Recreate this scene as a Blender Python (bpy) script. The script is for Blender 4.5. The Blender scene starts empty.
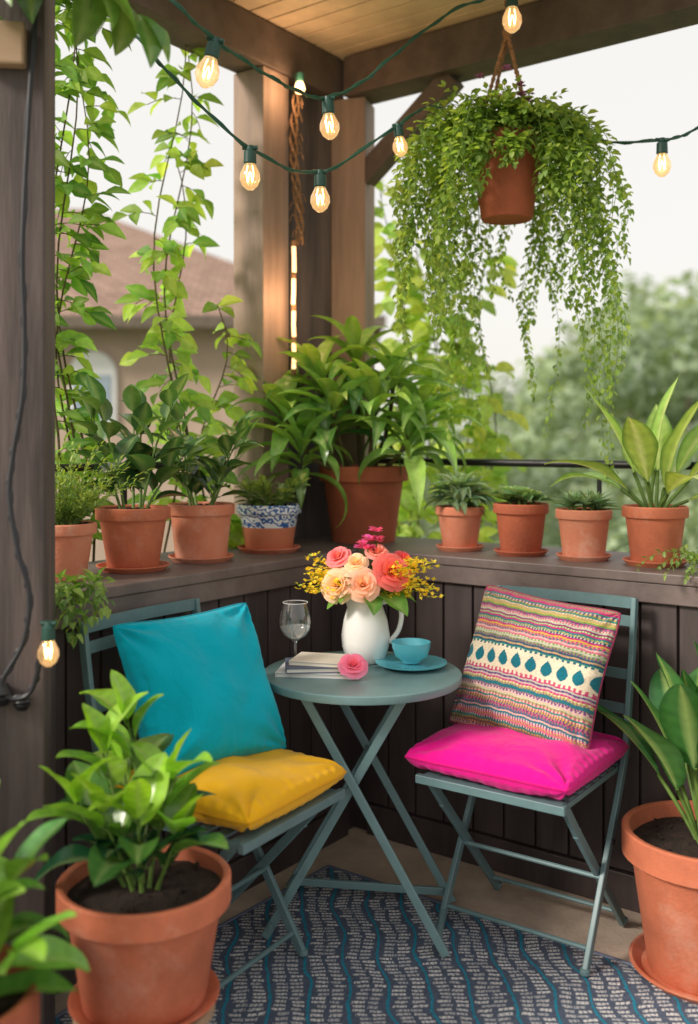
import bpy, math, random
from mathutils import Vector, Matrix, noise

V = Vector
def lin(c):
    c /= 255.0
    return c/12.92 if c <= 0.04045 else ((c+0.055)/1.055)**2.4
def S(r, g, b): return (lin(r), lin(g), lin(b))
def mixc(a, b, t): return tuple(a[i]*(1-t)+b[i]*t for i in range(3))
def mulc(a, k): return tuple(min(1, x*k) for x in a)

# ------------------------------------------------------------------ materials
def nodes_of(m):
    m.use_nodes = True
    nt = m.node_tree
    return nt, nt.nodes, nt.links
def simple_mat(name, col, rough=0.6, metal=0.0, noise_scale=8, amt=0.15, bump=0.0, bump_scale=60, stretch=(1,1,1), col2=None, spec=0.5, coat=0.0, sheen=0.0, stain=0.0, staincol=(226,190,170)):
    m = bpy.data.materials.new(name); nt, N, L = nodes_of(m)
    b = N["Principled BSDF"]
    b.inputs["Roughness"].default_value = rough
    b.inputs["Metallic"].default_value = metal
    b.inputs["Specular IOR Level"].default_value = spec
    b.inputs["Coat Weight"].default_value = coat
    b.inputs["Sheen Weight"].default_value = sheen
    tc = N.new("ShaderNodeTexCoord"); mp = N.new("ShaderNodeMapping")
    mp.inputs["Scale"].default_value = stretch
    L.new(tc.outputs["Object"], mp.inputs["Vector"])
    nz = N.new("ShaderNodeTexNoise"); nz.inputs["Scale"].default_value = noise_scale; nz.inputs["Detail"].default_value = 6
    nz.inputs["Roughness"].default_value = 0.65
    L.new(mp.outputs[0], nz.inputs["Vector"])
    cr = N.new("ShaderNodeValToRGB")
    c2 = col2 if col2 else mulc(col, 1-amt*1.6)
    cr.color_ramp.elements[0].position = 0.3; cr.color_ramp.elements[1].position = 0.72
    cr.color_ramp.elements[0].color = (*c2, 1)
    cr.color_ramp.elements[1].color = (*mulc(col, 1+amt*0.6), 1)
    L.new(nz.outputs["Fac"], cr.inputs[0])
    if stain > 0:
        n3 = N.new("ShaderNodeTexNoise"); n3.inputs["Scale"].default_value = 4.1; n3.inputs["Detail"].default_value = 8; n3.inputs["Roughness"].default_value = 0.75
        L.new(tc.outputs["Object"], n3.inputs["Vector"])
        mr3 = N.new("ShaderNodeMapRange"); mr3.inputs[1].default_value=0.50; mr3.inputs[2].default_value=0.70; mr3.inputs[3].default_value=0; mr3.inputs[4].default_value=stain
        L.new(n3.outputs["Fac"], mr3.inputs[0])
        mxx = N.new("ShaderNodeMix"); mxx.data_type='RGBA'; L.new(mr3.outputs[0], mxx.inputs["Factor"])
        ii=[i for i in mxx.inputs if i.type=='RGBA']; L.new(cr.outputs[0], ii[0]); ii[1].default_value=(*S(*staincol),1)
        L.new([o for o in mxx.outputs if o.type=='RGBA'][0], b.inputs["Base Color"])
    else:
        L.new(cr.outputs[0], b.inputs["Base Color"])
    mr = N.new("ShaderNodeMapRange"); mr.inputs[3].default_value = max(0, rough-0.1); mr.inputs[4].default_value = min(1, rough+0.12)
    L.new(nz.outputs["Fac"], mr.inputs[0]); L.new(mr.outputs[0], b.inputs["Roughness"])
    if bump > 0:
        n2 = N.new("ShaderNodeTexNoise"); n2.inputs["Scale"].default_value = bump_scale; n2.inputs["Detail"].default_value = 4
        L.new(mp.outputs[0], n2.inputs["Vector"])
        bp = N.new("ShaderNodeBump"); bp.inputs["Strength"].default_value = bump; bp.inputs["Distance"].default_value = 0.004
        L.new(n2.outputs["Fac"], bp.inputs["Height"]); L.new(bp.outputs[0], b.inputs["Normal"])
    return m

def attr_mat(name, rough=0.5, transl=0.0, spec=0.5, sheen=0.0, bump=0.0, bscale=200, coat=0.0, var=0.25, weave=False):
    m = bpy.data.materials.new(name); nt, N, L = nodes_of(m)
    b = N["Principled BSDF"]; out = N["Material Output"]
    a = N.new("ShaderNodeAttribute"); a.attribute_name = "col"
    tc = N.new("ShaderNodeTexCoord")
    nz = N.new("ShaderNodeTexNoise"); nz.inputs["Scale"].default_value = 35 if not weave else 420; nz.inputs["Detail"].default_value = 3
    L.new(tc.outputs["Object"], nz.inputs["Vector"])
    mr = N.new("ShaderNodeMapRange"); mr.inputs[3].default_value = 1-var; mr.inputs[4].default_value = 1+var
    L.new(nz.outputs["Fac"], mr.inputs[0])
    mx = N.new("ShaderNodeVectorMath"); mx.operation = 'SCALE'
    L.new(a.outputs["Color"], mx.inputs[0]); L.new(mr.outputs[0], mx.inputs["Scale"])
    L.new(mx.outputs[0], b.inputs["Base Color"])
    b.inputs["Roughness"].default_value = rough; b.inputs["Specular IOR Level"].default_value = spec
    b.inputs["Sheen Weight"].default_value = sheen; b.inputs["Coat Weight"].default_value = coat
    if bump > 0:
        n2 = N.new("ShaderNodeTexNoise"); n2.inputs["Scale"].default_value = bscale; n2.inputs["Detail"].default_value = 3
        L.new(tc.outputs["Object"], n2.inputs["Vector"])
        bp = N.new("ShaderNodeBump"); bp.inputs["Strength"].default_value = bump; bp.inputs["Distance"].default_value = 0.002
        L.new(n2.outputs["Fac"], bp.inputs["Height"])
        if weave:
            n4 = N.new("ShaderNodeTexNoise"); n4.inputs["Scale"].default_value = 9; n4.inputs["Detail"].default_value = 3; n4.inputs["Distortion"].default_value = 0.8
            L.new(tc.outputs["Object"], n4.inputs["Vector"])
            b2 = N.new("ShaderNodeBump"); b2.inputs["Strength"].default_value = 0.6; b2.inputs["Distance"].default_value = 0.02
            L.new(n4.outputs["Fac"], b2.inputs["Height"]); L.new(b2.outputs[0], bp.inputs["Normal"])
        L.new(bp.outputs[0], b.inputs["Normal"])
    if transl > 0:
        t = N.new("ShaderNodeBsdfTranslucent")
        tm = N.new("ShaderNodeVectorMath"); tm.operation = 'MULTIPLY'; tm.inputs[1].default_value = (1.8, 1.85, 0.8)
        L.new(mx.outputs[0], tm.inputs[0]); L.new(tm.outputs[0], t.inputs["Color"])
        ms = N.new("ShaderNodeMixShader"); ms.inputs[0].default_value = transl
        L.new(b.outputs[0], ms.inputs[1]); L.new(t.outputs[0], ms.inputs[2]); L.new(ms.outputs[0], out.inputs["Surface"])
    return m

M = {}
M['leaf'] = attr_mat("leaf_surface", 0.42, 0.3, 0.45)
M['gloss'] = attr_mat("glossy_leaf_surface", 0.25, 0.25, 0.6, bump=0.35, bscale=60)
M['vine'] = attr_mat("thin_leaf_surface", 0.5, 0.5, 0.35)
M['farleaf'] = attr_mat("distant_foliage", 0.9, 0.3, 0.05)
M['petal'] = attr_mat("petal_surface", 0.6, 0.3, 0.2, var=0.05)
M['fabric'] = attr_mat("woven_fabric", 1.0, 0.0, 0.0, sheen=0.15, bump=0.9, bscale=420, var=0.12, weave=True)
M['terra'] = simple_mat("terracotta", S(206,116,82), 0.78, noise_scale=7, amt=0.18, bump=0.35, bump_scale=120, stain=0.35)
M['terra2'] = simple_mat("weathered_terracotta", S(190,104,74), 0.82, noise_scale=5, amt=0.24, bump=0.35, bump_scale=90, col2=S(210,140,110), stain=0.65)
M['terra3'] = simple_mat("dark_terracotta", S(182,96,66), 0.8, noise_scale=5, amt=0.24, bump=0.35, bump_scale=90, stain=0.4, staincol=(150,88,66))
M['soil'] = simple_mat("potting_soil", S(52,36,28), 0.95, noise_scale=60, amt=0.5, bump=1.0, bump_scale=150)
M['bark'] = simple_mat("stem_bark", S(96,84,52), 0.85, noise_scale=30, amt=0.3, bump=0.5)
M['greenstem'] = simple_mat("green_stem", S(102,132,58), 0.6, noise_scale=30, amt=0.2)
M['board'] = simple_mat("dark_painted_boards", S(76,64,63), 0.55, noise_scale=6, amt=0.4, bump=0.45, bump_scale=40, stretch=(1,1,0.12))
M['ledge'] = simple_mat("painted_ledge", S(114,99,95), 0.5, noise_scale=5, amt=0.28, bump=0.35, bump_scale=40, stain=0.18, staincol=(150,136,126))
M['post'] = simple_mat("stained_post", S(162,136,120), 0.65, noise_scale=10, amt=0.28, bump=0.5, bump_scale=50, stretch=(1,1,0.1))
M['postdark'] = simple_mat("dark_weathered_post", S(96,84,82), 0.7, noise_scale=14, amt=0.45, bump=0.8, bump_scale=60, stretch=(1,1,0.08))
M['beam'] = simple_mat("dark_beam", S(104,88,80), 0.65, noise_scale=8, amt=0.28, bump=0.4, bump_scale=40)
M['ceil'] = simple_mat("ceiling_planks", S(236,204,170), 0.6, noise_scale=6, amt=0.15, bump=0.2, bump_scale=30)
M['concrete'] = simple_mat("concrete_floor", S(202,182,164), 0.85, noise_scale=4, amt=0.24, bump=0.5, bump_scale=80, stain=0.3, staincol=(150,132,118))
M['metal'] = simple_mat("painted_metal", S(100,128,131), 0.42, noise_scale=12, amt=0.12, spec=0.5)
M['metal2'] = simple_mat("painted_table_metal", S(114,145,147), 0.36, noise_scale=12, amt=0.1)
M['black'] = simple_mat("black_rail", S(28,28,30), 0.4, noise_scale=10, amt=0.1)
M['cable'] = simple_mat("green_cable", S(36,84,66), 0.5, noise_scale=20, amt=0.1)
M['socket'] = simple_mat("dark_green_socket", S(30,72,62), 0.45, noise_scale=20, amt=0.1)
M['blackcable'] = simple_mat("black_cable", S(34,34,40), 0.5, noise_scale=20, amt=0.1)
M['rope'] = simple_mat("jute_rope", S(166,124,88), 0.9, noise_scale=80, amt=0.4, bump=0.8, bump_scale=200)
M['white'] = simple_mat("white_ceramic", S(238,236,232), 0.22, noise_scale=3, amt=0.03, coat=0.3)
M['teal'] = simple_mat("turquoise_ceramic", S(92,182,198), 0.25, noise_scale=5, amt=0.06, coat=0.3)
M['paper'] = simple_mat("book_pages", S(236,230,218), 0.85, noise_scale=3, amt=0.08, stretch=(1,1,90))
M['cover1'] = simple_mat("cream_cover", S(232,220,204), 0.6, noise_scale=6, amt=0.1)
M['cover2'] = simple_mat("blue_grey_cover", S(96,104,124), 0.6, noise_scale=6, amt=0.1)
M['cover3'] = simple_mat("white_cover", S(232,232,234), 0.5, noise_scale=6, amt=0.06)
M['stucco'] = simple_mat("beige_stucco", S(180,158,142), 0.9, noise_scale=3, amt=0.1, bump=0.3)
M['trim'] = simple_mat("white_trim", S(225,225,225), 0.6, amt=0.04)
M['pane'] = simple_mat("window_pane", S(150,165,180), 0.15, amt=0.1)
M['grass'] = simple_mat("grass_ground", S(128,142,106), 0.95, noise_scale=0.6, amt=0.3)
M['trunk'] = simple_mat("tree_bark", S(116,104,92), 0.9, amt=0.3)
M['wood'] = simple_mat("pale_wood_block", S(176,146,118), 0.6, noise_scale=12, amt=0.2, stretch=(0.2,1,1))

def glass_mat():
    m = bpy.data.materials.new("clear_glass"); nt, N, L = nodes_of(m)
    out = N["Material Output"]; N.remove(N["Principled BSDF"])
    t = N.new("ShaderNodeBsdfTransparent"); t.inputs[0].default_value = (0.985,0.99,0.99,1)
    g = N.new("ShaderNodeBsdfGlossy"); g.inputs["Roughness"].default_value = 0.10
    lw = N.new("ShaderNodeLayerWeight"); lw.inputs["Blend"].default_value = 0.3
    ad = N.new("ShaderNodeMath"); ad.operation='MULTIPLY_ADD'; ad.inputs[1].default_value=0.80; ad.inputs[2].default_value=0.10; L.new(lw.outputs["Facing"], ad.inputs[0])
    ms = N.new("ShaderNodeMixShader"); L.new(ad.outputs[0], ms.inputs[0])
    L.new(t.outputs[0], ms.inputs[1]); L.new(g.outputs[0], ms.inputs[2]); L.new(ms.outputs[0], out.inputs["Surface"])
    return m
M['glass'] = glass_mat()
def bulb_mat():
    m = bpy.data.materials.new("warm_bulb_glass"); nt, N, L = nodes_of(m)
    out = N["Material Output"]; N.remove(N["Principled BSDF"])
    t = N.new("ShaderNodeBsdfTransparent"); t.inputs[0].default_value = (1,0.88,0.66,1)
    g = N.new("ShaderNodeBsdfGlossy"); g.inputs["Roughness"].default_value = 0.05
    e = N.new("ShaderNodeEmission"); e.inputs[0].default_value = (1,0.58,0.24,1); e.inputs[1].default_value = 2.0
    lw = N.new("ShaderNodeLayerWeight"); lw.inputs["Blend"].default_value = 0.35
    ms = N.new("ShaderNodeMixShader"); L.new(lw.outputs["Facing"], ms.inputs[0])
    L.new(t.outputs[0], ms.inputs[1]); L.new(g.outputs[0], ms.inputs[2])
    m2 = N.new("ShaderNodeMixShader"); m2.inputs[0].default_value = 0.26
    L.new(ms.outputs[0], m2.inputs[1]); L.new(e.outputs[0], m2.inputs[2]); L.new(m2.outputs[0], out.inputs["Surface"])
    return m
M['bulb'] = bulb_mat()
def emis(name, col, s):
    m = bpy.data.materials.new(name); nt, N, L = nodes_of(m)
    b = N["Principled BSDF"]; b.inputs["Emission Color"].default_value = (*col,1); b.inputs["Emission Strength"].default_value = s
    b.inputs["Base Color"].default_value = (*col,1)
    return m
M['filament'] = emis("lit_filament", (1,0.58,0.2), 22)
M['glowtube'] = emis("lit_rope_light", (1,0.60,0.28), 2.2)

def nmath(N, L, op, a, b=None, c=None):
    n = N.new("ShaderNodeMath"); n.operation = op
    for i, x in enumerate((a, b, c)):
        if x is None: continue
        if isinstance(x, (int, float)): n.inputs[i].default_value = x
        else: L.new(x, n.inputs[i])
    return n.outputs[0]
def rug_mat():
    m = bpy.data.materials.new("woven_rug"); nt, N, L = nodes_of(m)
    b = N["Principled BSDF"]; b.inputs["Roughness"].default_value = 0.95; b.inputs["Specular IOR Level"].default_value = 0.1
    tc = N.new("ShaderNodeTexCoord"); sp = N.new("ShaderNodeSeparateXYZ"); L.new(tc.outputs["Object"], sp.inputs[0])
    x, y = sp.outputs[0], sp.outputs[1]
    nz = N.new("ShaderNodeTexNoise"); nz.inputs["Scale"].default_value = 5; nz.inputs["Detail"].default_value = 2
    L.new(tc.outputs["Object"], nz.inputs["Vector"])
    nf = N.new("ShaderNodeTexNoise"); nf.inputs["Scale"].default_value = 150; nf.inputs["Detail"].default_value = 3
    L.new(tc.outputs["Object"], nf.inputs["Vector"])
    w1 = nmath(N,L,'MULTIPLY', nmath(N,L,'SUBTRACT', nz.outputs["Fac"], 0.5), 0.05)
    w2 = nmath(N,L,'MULTIPLY', nmath(N,L,'SINE', nmath(N,L,'MULTIPLY', y, 23)), 0.007)
    xs = nmath(N,L,'MULTIPLY_ADD', y, 0.08, x)
    xs = nmath(N,L,'ADD', nmath(N,L,'ADD', xs, w1), w2)
    xs = nmath(N,L,'MULTIPLY_ADD', nmath(N,L,'SUBTRACT', nf.outputs["Fac"],0.5), 0.012, xs)
    xc = nmath(N,L,'DIVIDE', xs, 0.105)
    fx = nmath(N,L,'ABSOLUTE', nmath(N,L,'SUBTRACT', nmath(N,L,'FRACT', xc), 0.5))
    line = nmath(N,L,'GREATER_THAN', fx, 0.464)
    yr = nmath(N,L,'DIVIDE', nmath(N,L,'MULTIPLY_ADD', nf.outputs["Fac"], 0.010, nmath(N,L,'MULTIPLY_ADD', nz.outputs["Fac"], 0.05, y)), 0.0185)
    fy = nmath(N,L,'FRACT', yr)
    rowd = nmath(N,L,'GREATER_THAN', fy, 0.44)
    rowc = nmath(N,L,'FLOOR', yr)
    cb = N.new("ShaderNodeCombineXYZ"); L.new(nmath(N,L,'FLOOR', nmath(N,L,'MULTIPLY', xc, 2.0)), cb.inputs[0]); L.new(rowc, cb.inputs[1])
    wn = N.new("ShaderNodeTexWhiteNoise"); wn.noise_dimensions = '2D'; L.new(cb.outputs[0], wn.inputs["Vector"])
    lim = nmath(N,L,'MULTIPLY_ADD', wn.outputs["Value"], 0.16, 0.27)
    ins = nmath(N,L,'LESS_THAN', fx, lim)
    brk = nmath(N,L,'GREATER_THAN', fx, nmath(N,L,'MULTIPLY', wn.outputs["Value"], 0.10))
    st = nmath(N,L,'GREATER_THAN', nmath(N,L,'FRACT', nmath(N,L,'MULTIPLY_ADD', xc, 9.0, wn.outputs["Value"])), 0.16)
    dash = nmath(N,L,'MULTIPLY', nmath(N,L,'MULTIPLY', nmath(N,L,'MULTIPLY', rowd, ins), st), brk)
    dashv = nmath(N,L,'MULTIPLY', dash, nmath(N,L,'MULTIPLY_ADD', wn.outputs["Value"], 0.45, 0.5))
    def mx(f, a, bb):
        n = N.new("ShaderNodeMix"); n.data_type = 'RGBA'
        L.new(f, n.inputs["Factor"])
        for k, v in (("A", a), ("B", bb)):
            s = [i for i in n.inputs if i.name == k and i.type == 'RGBA'][0]
            if isinstance(v, tuple): s.default_value = (*v, 1)
            else: L.new(v, s)
        return [o for o in n.outputs if o.type == 'RGBA'][0]
    c1 = mx(dashv, S(86,96,114), S(222,221,219))
    c2 = mx(line, c1, S(46,132,158))
    sc = N.new("ShaderNodeVectorMath"); sc.operation = 'SCALE'; L.new(c2, sc.inputs[0])
    L.new(nmath(N,L,'MULTIPLY_ADD', nf.outputs["Fac"], 1.0, 0.5), sc.inputs["Scale"])
    L.new(sc.outputs[0], b.inputs["Base Color"])
    hh = nmath(N,L,'ADD', nmath(N,L,'ADD', dash, line), nf.outputs["Fac"])
    bp = N.new("ShaderNodeBump"); bp.inputs["Strength"].default_value = 0.7; bp.inputs["Distance"].default_value = 0.003
    L.new(hh, bp.inputs["Height"]); L.new(bp.outputs[0], b.inputs["Normal"])
    return m
M['rug'] = rug_mat()
def bluepot_mat():
    m = bpy.data.materials.new("blue_patterned_glaze"); nt, N, L = nodes_of(m)
    b = N["Principled BSDF"]; b.inputs["Roughness"].default_value = 0.35
    tc = N.new("ShaderNodeTexCoord"); sp = N.new("ShaderNodeSeparateXYZ"); L.new(tc.outputs["Object"], sp.inputs[0])
    wv = N.new("ShaderNodeTexWave"); wv.wave_type='RINGS'; wv.inputs["Scale"].default_value = 16; wv.inputs["Distortion"].default_value = 9; wv.inputs["Detail"].default_value = 1; wv.inputs["Detail Scale"].default_value=3
    L.new(tc.outputs["Object"], wv.inputs["Vector"])
    cr = N.new("ShaderNodeValToRGB"); cr.color_ramp.interpolation='CONSTANT'
    cr.color_ramp.elements[0].color = (*S(50,96,160),1); cr.color_ramp.elements[1].color = (*S(230,232,232),1); cr.color_ramp.elements[1].position = 0.4
    L.new(wv.outputs["Fac"], cr.inputs[0])
    n = N.new("ShaderNodeMix"); n.data_type='RGBA'
    L.new(nmath(N,L,'GREATER_THAN', sp.outputs[2], 0.085), n.inputs["Factor"])
    ins = [i for i in n.inputs if i.type=='RGBA']; ins[0].default_value = (*S(202,124,92),1); L.new(cr.outputs[0], ins[1])
    L.new([o for o in n.outputs if o.type=='RGBA'][0], b.inputs["Base Color"])
    return m
M['bluepot'] = bluepot_mat()
def shingle_mat():
    m = bpy.data.materials.new("roof_shingles"); nt, N, L = nodes_of(m)
    b = N["Principled BSDF"]; b.inputs["Roughness"].default_value = 0.9
    tc = N.new("ShaderNodeTexCoord"); br = N.new("ShaderNodeTexBrick"); br.inputs["Scale"].default_value = 2.2
    br.inputs["Color1"].default_value = (*S(172,142,126),1); br.inputs["Color2"].default_value = (*S(146,118,104),1); br.inputs["Mortar"].default_value = (*S(108,90,80),1)
    br.inputs["Mortar Size"].default_value = 0.04
    L.new(tc.outputs["Object"], br.inputs["Vector"]); L.new(br.outputs["Color"], b.inputs["Base Color"])
    return m
M['shingle'] = shingle_mat()

# ------------------------------------------------------------------ mesh builder
class MB:
    def __init__(s): s.v=[]; s.f=[]; s.c=[]; s.m=[]
    def add(s, verts, faces, col=(0.5,0.5,0.5), mi=0):
        o = len(s.v); s.v.extend([tuple(p) for p in verts])
        if isinstance(col, list): s.c.extend(col)
        else: s.c.extend([col]*len(verts))
        for f in faces: s.f.append(tuple(i+o for i in f)); s.m.append(mi)
    def tube(s, pts, r, seg=7, col=(0.5,0.5,0.5), mi=0, cap=True):
        n = len(pts); pts = [V(p) for p in pts]
        rr = r if isinstance(r, (list,tuple)) else [r]*n
        vs=[]; fs=[]; prev=None
        for i,p in enumerate(pts):
            t = (pts[min(i+1,n-1)]-pts[max(i-1,0)])
            if t.length < 1e-9: t = V((0,0,1))
            t.normalize()
            if prev is None:
                a = V((0,0,1)) if abs(t.z) < 0.9 else V((1,0,0))
                sd = t.cross(a).normalized()
            else:
                sd = (prev - t*prev.dot(t))
                sd = sd.normalized() if sd.length>1e-6 else t.orthogonal().normalized()
            prev = sd; up = sd.cross(t)
            for k in range(seg):
                an = 2*math.pi*k/seg
                vs.append(p + (sd*math.cos(an)+up*math.sin(an))*rr[i])
        for i in range(n-1):
            for k in range(seg):
                k2=(k+1)%seg
                fs.append((i*seg+k, i*seg+k2, (i+1)*seg+k2, (i+1)*seg+k))
        if cap:
            fs.append(tuple(range(seg))); fs.append(tuple((n-1)*seg+k for k in reversed(range(seg))))
        s.add(vs, fs, col, mi)
    def lathe(s, prof, c=(0,0,0), seg=40, col=(0.5,0.5,0.5), mi=0, axis=None):
        c = V(c); vs=[]; fs=[]; n=len(prof)
        for (r,z) in prof:
            for k in range(seg):
                a=2*math.pi*k/seg
                p = V((r*math.cos(a), r*math.sin(a), z))
                vs.append(c+p)
        for i in range(n-1):
            for k in range(seg):
                k2=(k+1)%seg
                fs.append((i*seg+k, i*seg+k2, (i+1)*seg+k2, (i+1)*seg+k))
        s.add(vs, fs, col, mi)
    def box(s, c, size, rot=None, col=(0.5,0.5,0.5), mi=0):
        c=V(c); hx,hy,hz=[x/2 for x in size]
        vs=[V((x,y,z)) for x in (-hx,hx) for y in (-hy,hy) for z in (-hz,hz)]
        if rot is not None: vs=[rot@p for p in vs]
        vs=[c+p for p in vs]
        fs=[(0,1,3,2),(4,6,7,5),(0,4,5,1),(2,3,7,6),(0,2,6,4),(1,5,7,3)]
        s.add(vs, fs, col, mi)
    def bar(s, p, q, w, th, up=(0,0,1), col=(0.5,0.5,0.5), mi=0):
        p=V(p); q=V(q); d=q-p; l=d.length; d.normalize(); up=V(up)
        sd=d.cross(up).normalized(); nn=sd.cross(d)
        rot=Matrix((d,sd,nn)).transposed()
        s.box((p+q)/2, (l,w,th), rot, col, mi)
    def strip(s, pts, th, h):
        n=len(pts); vs=[]; fs=[]
        for p in pts:
            x,y,z=p
            vs += [(x,y-th/2,z-h/2),(x,y+th/2,z-h/2),(x,y+th/2,z+h/2),(x,y-th/2,z+h/2)]
        for i in range(n-1):
            for k in range(4):
                k2=(k+1)%4; fs.append((i*4+k,i*4+k2,(i+1)*4+k2,(i+1)*4+k))
        fs.append((3,2,1,0)); fs.append(tuple((n-1)*4+k for k in range(4)))
        s.add(vs,fs)
    def prism(s, poly, z0, z1, col=(0.5,0.5,0.5), mi=0):
        n=len(poly)
        vs=[(x,y,z0) for x,y in poly]+[(x,y,z1) for x,y in poly]
        fs=[tuple(reversed(range(n))), tuple(range(n,2*n))]
        for i in range(n):
            j=(i+1)%n; fs.append((i,j,n+j,n+i))
        s.add(vs, fs, col, mi)
    def obj(s, name, mats, parent=None, smooth=True, ang=38, bevel=0, loc=None, subs=0):
        me = bpy.data.meshes.new(name); me.from_pydata(s.v, [], s.f)
        at = me.color_attributes.new("col", 'FLOAT_COLOR', 'POINT')
        flat=[]
        for c in s.c: flat.extend((c[0],c[1],c[2],1.0))
        at.data.foreach_set("color", flat)
        for mt in mats: me.materials.append(mt)
        me.polygons.foreach_set("material_index", s.m)
        if smooth:
            me.shade_smooth()
            if ang: me.set_sharp_from_angle(angle=math.radians(ang))
        me.update()
        o = bpy.data.objects.new(name, me); bpy.context.scene.collection.objects.link(o)
        if loc is not None: o.location = loc
        if parent: o.parent = parent
        if bevel>0:
            b=o.modifiers.new("bevel",'BEVEL'); b.width=bevel; b.segments=2; b.limit_method='ANGLE'
        return o
def recalc(o):
    import bmesh
    bm=bmesh.new(); bm.from_mesh(o.data); bmesh.ops.recalc_face_normals(bm, faces=bm.faces); bm.to_mesh(o.data); bm.free()
def tag(o, label, cat, group=None, kind=None):
    o["label"]=label; o["category"]=cat
    if group: o["group"]=group
    if kind: o["kind"]=kind
    return o
def root(name, loc, label, cat, group=None, rotz=0):
    e=bpy.data.objects.new(name,None); e.empty_display_size=0.1
    bpy.context.scene.collection.objects.link(e); e.location=loc; e.rotation_euler=(0,0,rotz)
    return tag(e,label,cat,group)
def struct(o): o["kind"]="structure"; return o
def catmull(P, n=8):
    P=[V(p) for p in P]; out=[]
    Q=[P[0]*2-P[1]]+P+[P[-1]*2-P[-2]]
    for i in range(1,len(Q)-2):
        a,b,c,d=Q[i-1],Q[i],Q[i+1],Q[i+2]
        for k in range(n):
            t=k/n
            out.append(0.5*((2*b)+(c-a)*t+(2*a-5*b+4*c-d)*t*t+(3*b-a-3*c+d)*t**3))
    out.append(P[-1]); return out

# ------------------------------------------------------------------ leaves
def leaf(mb, p, d, L, W, col, rng, up=V((0,0,1)), droop=0.5, fold=0.25, n=6, shape='ell', rib=None, edge=None, mi=0, wave=0.0, across=2, vary=0.22):
    p=V(p); d=V(d).normalized()
    sd=d.cross(up)
    if sd.length<0.05: sd=d.cross(V((rng.uniform(-1,1),rng.uniform(-1,1),0.1)))
    sd.normalize()
    roll=rng.uniform(-0.35,0.35)
    sd=(Matrix.Rotation(roll,3,d)@sd)
    k=1+rng.uniform(-vary,vary); y=rng.uniform(-0.12,0.20)
    c=(min(1,col[0]*k*(1+y)), min(1,col[1]*k), min(1,col[2]*k*(1-y*0.6)))
    rc = mixc(c, rib if rib else (0.5,0.6,0.25), 0.30 if rib is None else 0.8)
    ec = mixc(c, edge, 0.85) if edge else c
    us=[-1+2*i/(2*across) for i in range(2*across+1)]
    vs=[]; cs=[]; fs=[]; q=p.copy(); dd=d.copy(); ph=rng.uniform(0,6.28)
    for i in range(n+1):
        t=i/n
        if shape=='ell': w=math.sin(math.pi*min(1,t**0.85))**0.75 if 0<t<1 else 0.03
        elif shape=='lance': w=(math.sin(math.pi*t**0.7))**0.9 if 0<t<1 else 0.05
        elif shape=='acum': w=((t/0.4)**0.7 if t<0.4 else (max(0,1-((t-0.4)/0.6)**1.5))) 
        elif shape=='round': w=math.sqrt(max(0,1-(2*t-1)**2)) if 0<t<1 else 0.08
        else: w=(t/0.28)**0.6 if t<0.28 else ((1-t)/0.72)**0.75
        w=max(w,0.03)*W*0.5
        nn=sd.cross(dd)
        for u in us:
            off = nn*(abs(u)*w*fold*2*(1-0.4*t)) + nn*(wave*W*math.sin(t*11+ph+(2 if u>0 else 0))*abs(u))
            vs.append(q+sd*(u*w)+off)
            au=abs(u)
            if au<0.01: cs.append(rc)
            elif au>0.99: cs.append(ec)
            else: cs.append(mulc(c,1.10) if i%2 else mulc(c,0.95))
        dd=(Matrix.Rotation(-droop/n*(0.5+t),3,sd)@dd).normalized()
        q=q+dd*(L/n)
    m=len(us)
    for i in range(n):
        for j in range(m-1):
            fs.append((i*m+j, i*m+j+1, (i+1)*m+j+1, (i+1)*m+j))
    mb.add(vs,fs,cs,mi)
def stem(p, d, L, droop, n=8, rng=None, wob=0.05):
    p=V(p); d=V(d).normalized(); out=[p.copy()]
    for i in range(n):
        sd = d.cross(V((0,0,1)))
        if sd.length>0.02:
            sd.normalize(); d=Matrix.Rotation(-droop/n,3,sd)@d
        if rng: d=(d+V((rng.uniform(-wob,wob),rng.uniform(-wob,wob),rng.uniform(-wob,wob)*0.5))).normalized()
        p=p+d*(L/n); out.append(p.copy())
    return out
def samp(P,t):
    x=t*(len(P)-1); i=min(int(x),len(P)-2); f=x-i
    return P[i].lerp(P[i+1],f), (P[i+1]-P[i]).normalized()
def leafy(mb, P, rng, n, L, W, col, t0=0.2, pitch=55, droop=0.5, shape='ell', tip=True, taper=0.35, pet=0.02, smi=1, sr=0.004, lmi=0, spiral=137.5, upb=0.25, nseg=6, **kw):
    mb.tube(P, [sr*(1-0.6*i/(len(P)-1)) for i in range(len(P))], 6, (0.2,0.3,0.1), smi)
    a=rng.uniform(0,360)
    for i in range(n):
        t=t0+(1-t0)*(i+0.5)/n
        q,d=samp(P,t); a+=spiral+rng.uniform(-18,18)
        o=d.orthogonal().normalized(); o=Matrix.Rotation(math.radians(a),3,d)@o
        pt=math.radians(pitch*(1-0.45*t)+rng.uniform(-10,10))
        dd=(d*math.cos(pt)+o*math.sin(pt)+V((0,0,upb*rng.uniform(0.3,1)))).normalized()
        sc=(1-taper*t)*rng.uniform(0.8,1.15)
        b=q+dd*pet
        if pet>0.006: mb.tube([q,b],sr*0.4,4,(0.2,0.3,0.1),smi,cap=False)
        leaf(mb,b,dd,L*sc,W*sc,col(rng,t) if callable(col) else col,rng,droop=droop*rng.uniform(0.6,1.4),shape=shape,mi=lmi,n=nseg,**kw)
    if tip:
        q,d=samp(P,1.0)
        leaf(mb,q,d,L*0.75,W*0.7,col(rng,1.0) if callable(col) else col,rng,droop=droop*0.5,shape=shape,mi=lmi,n=nseg,**kw)

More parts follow.
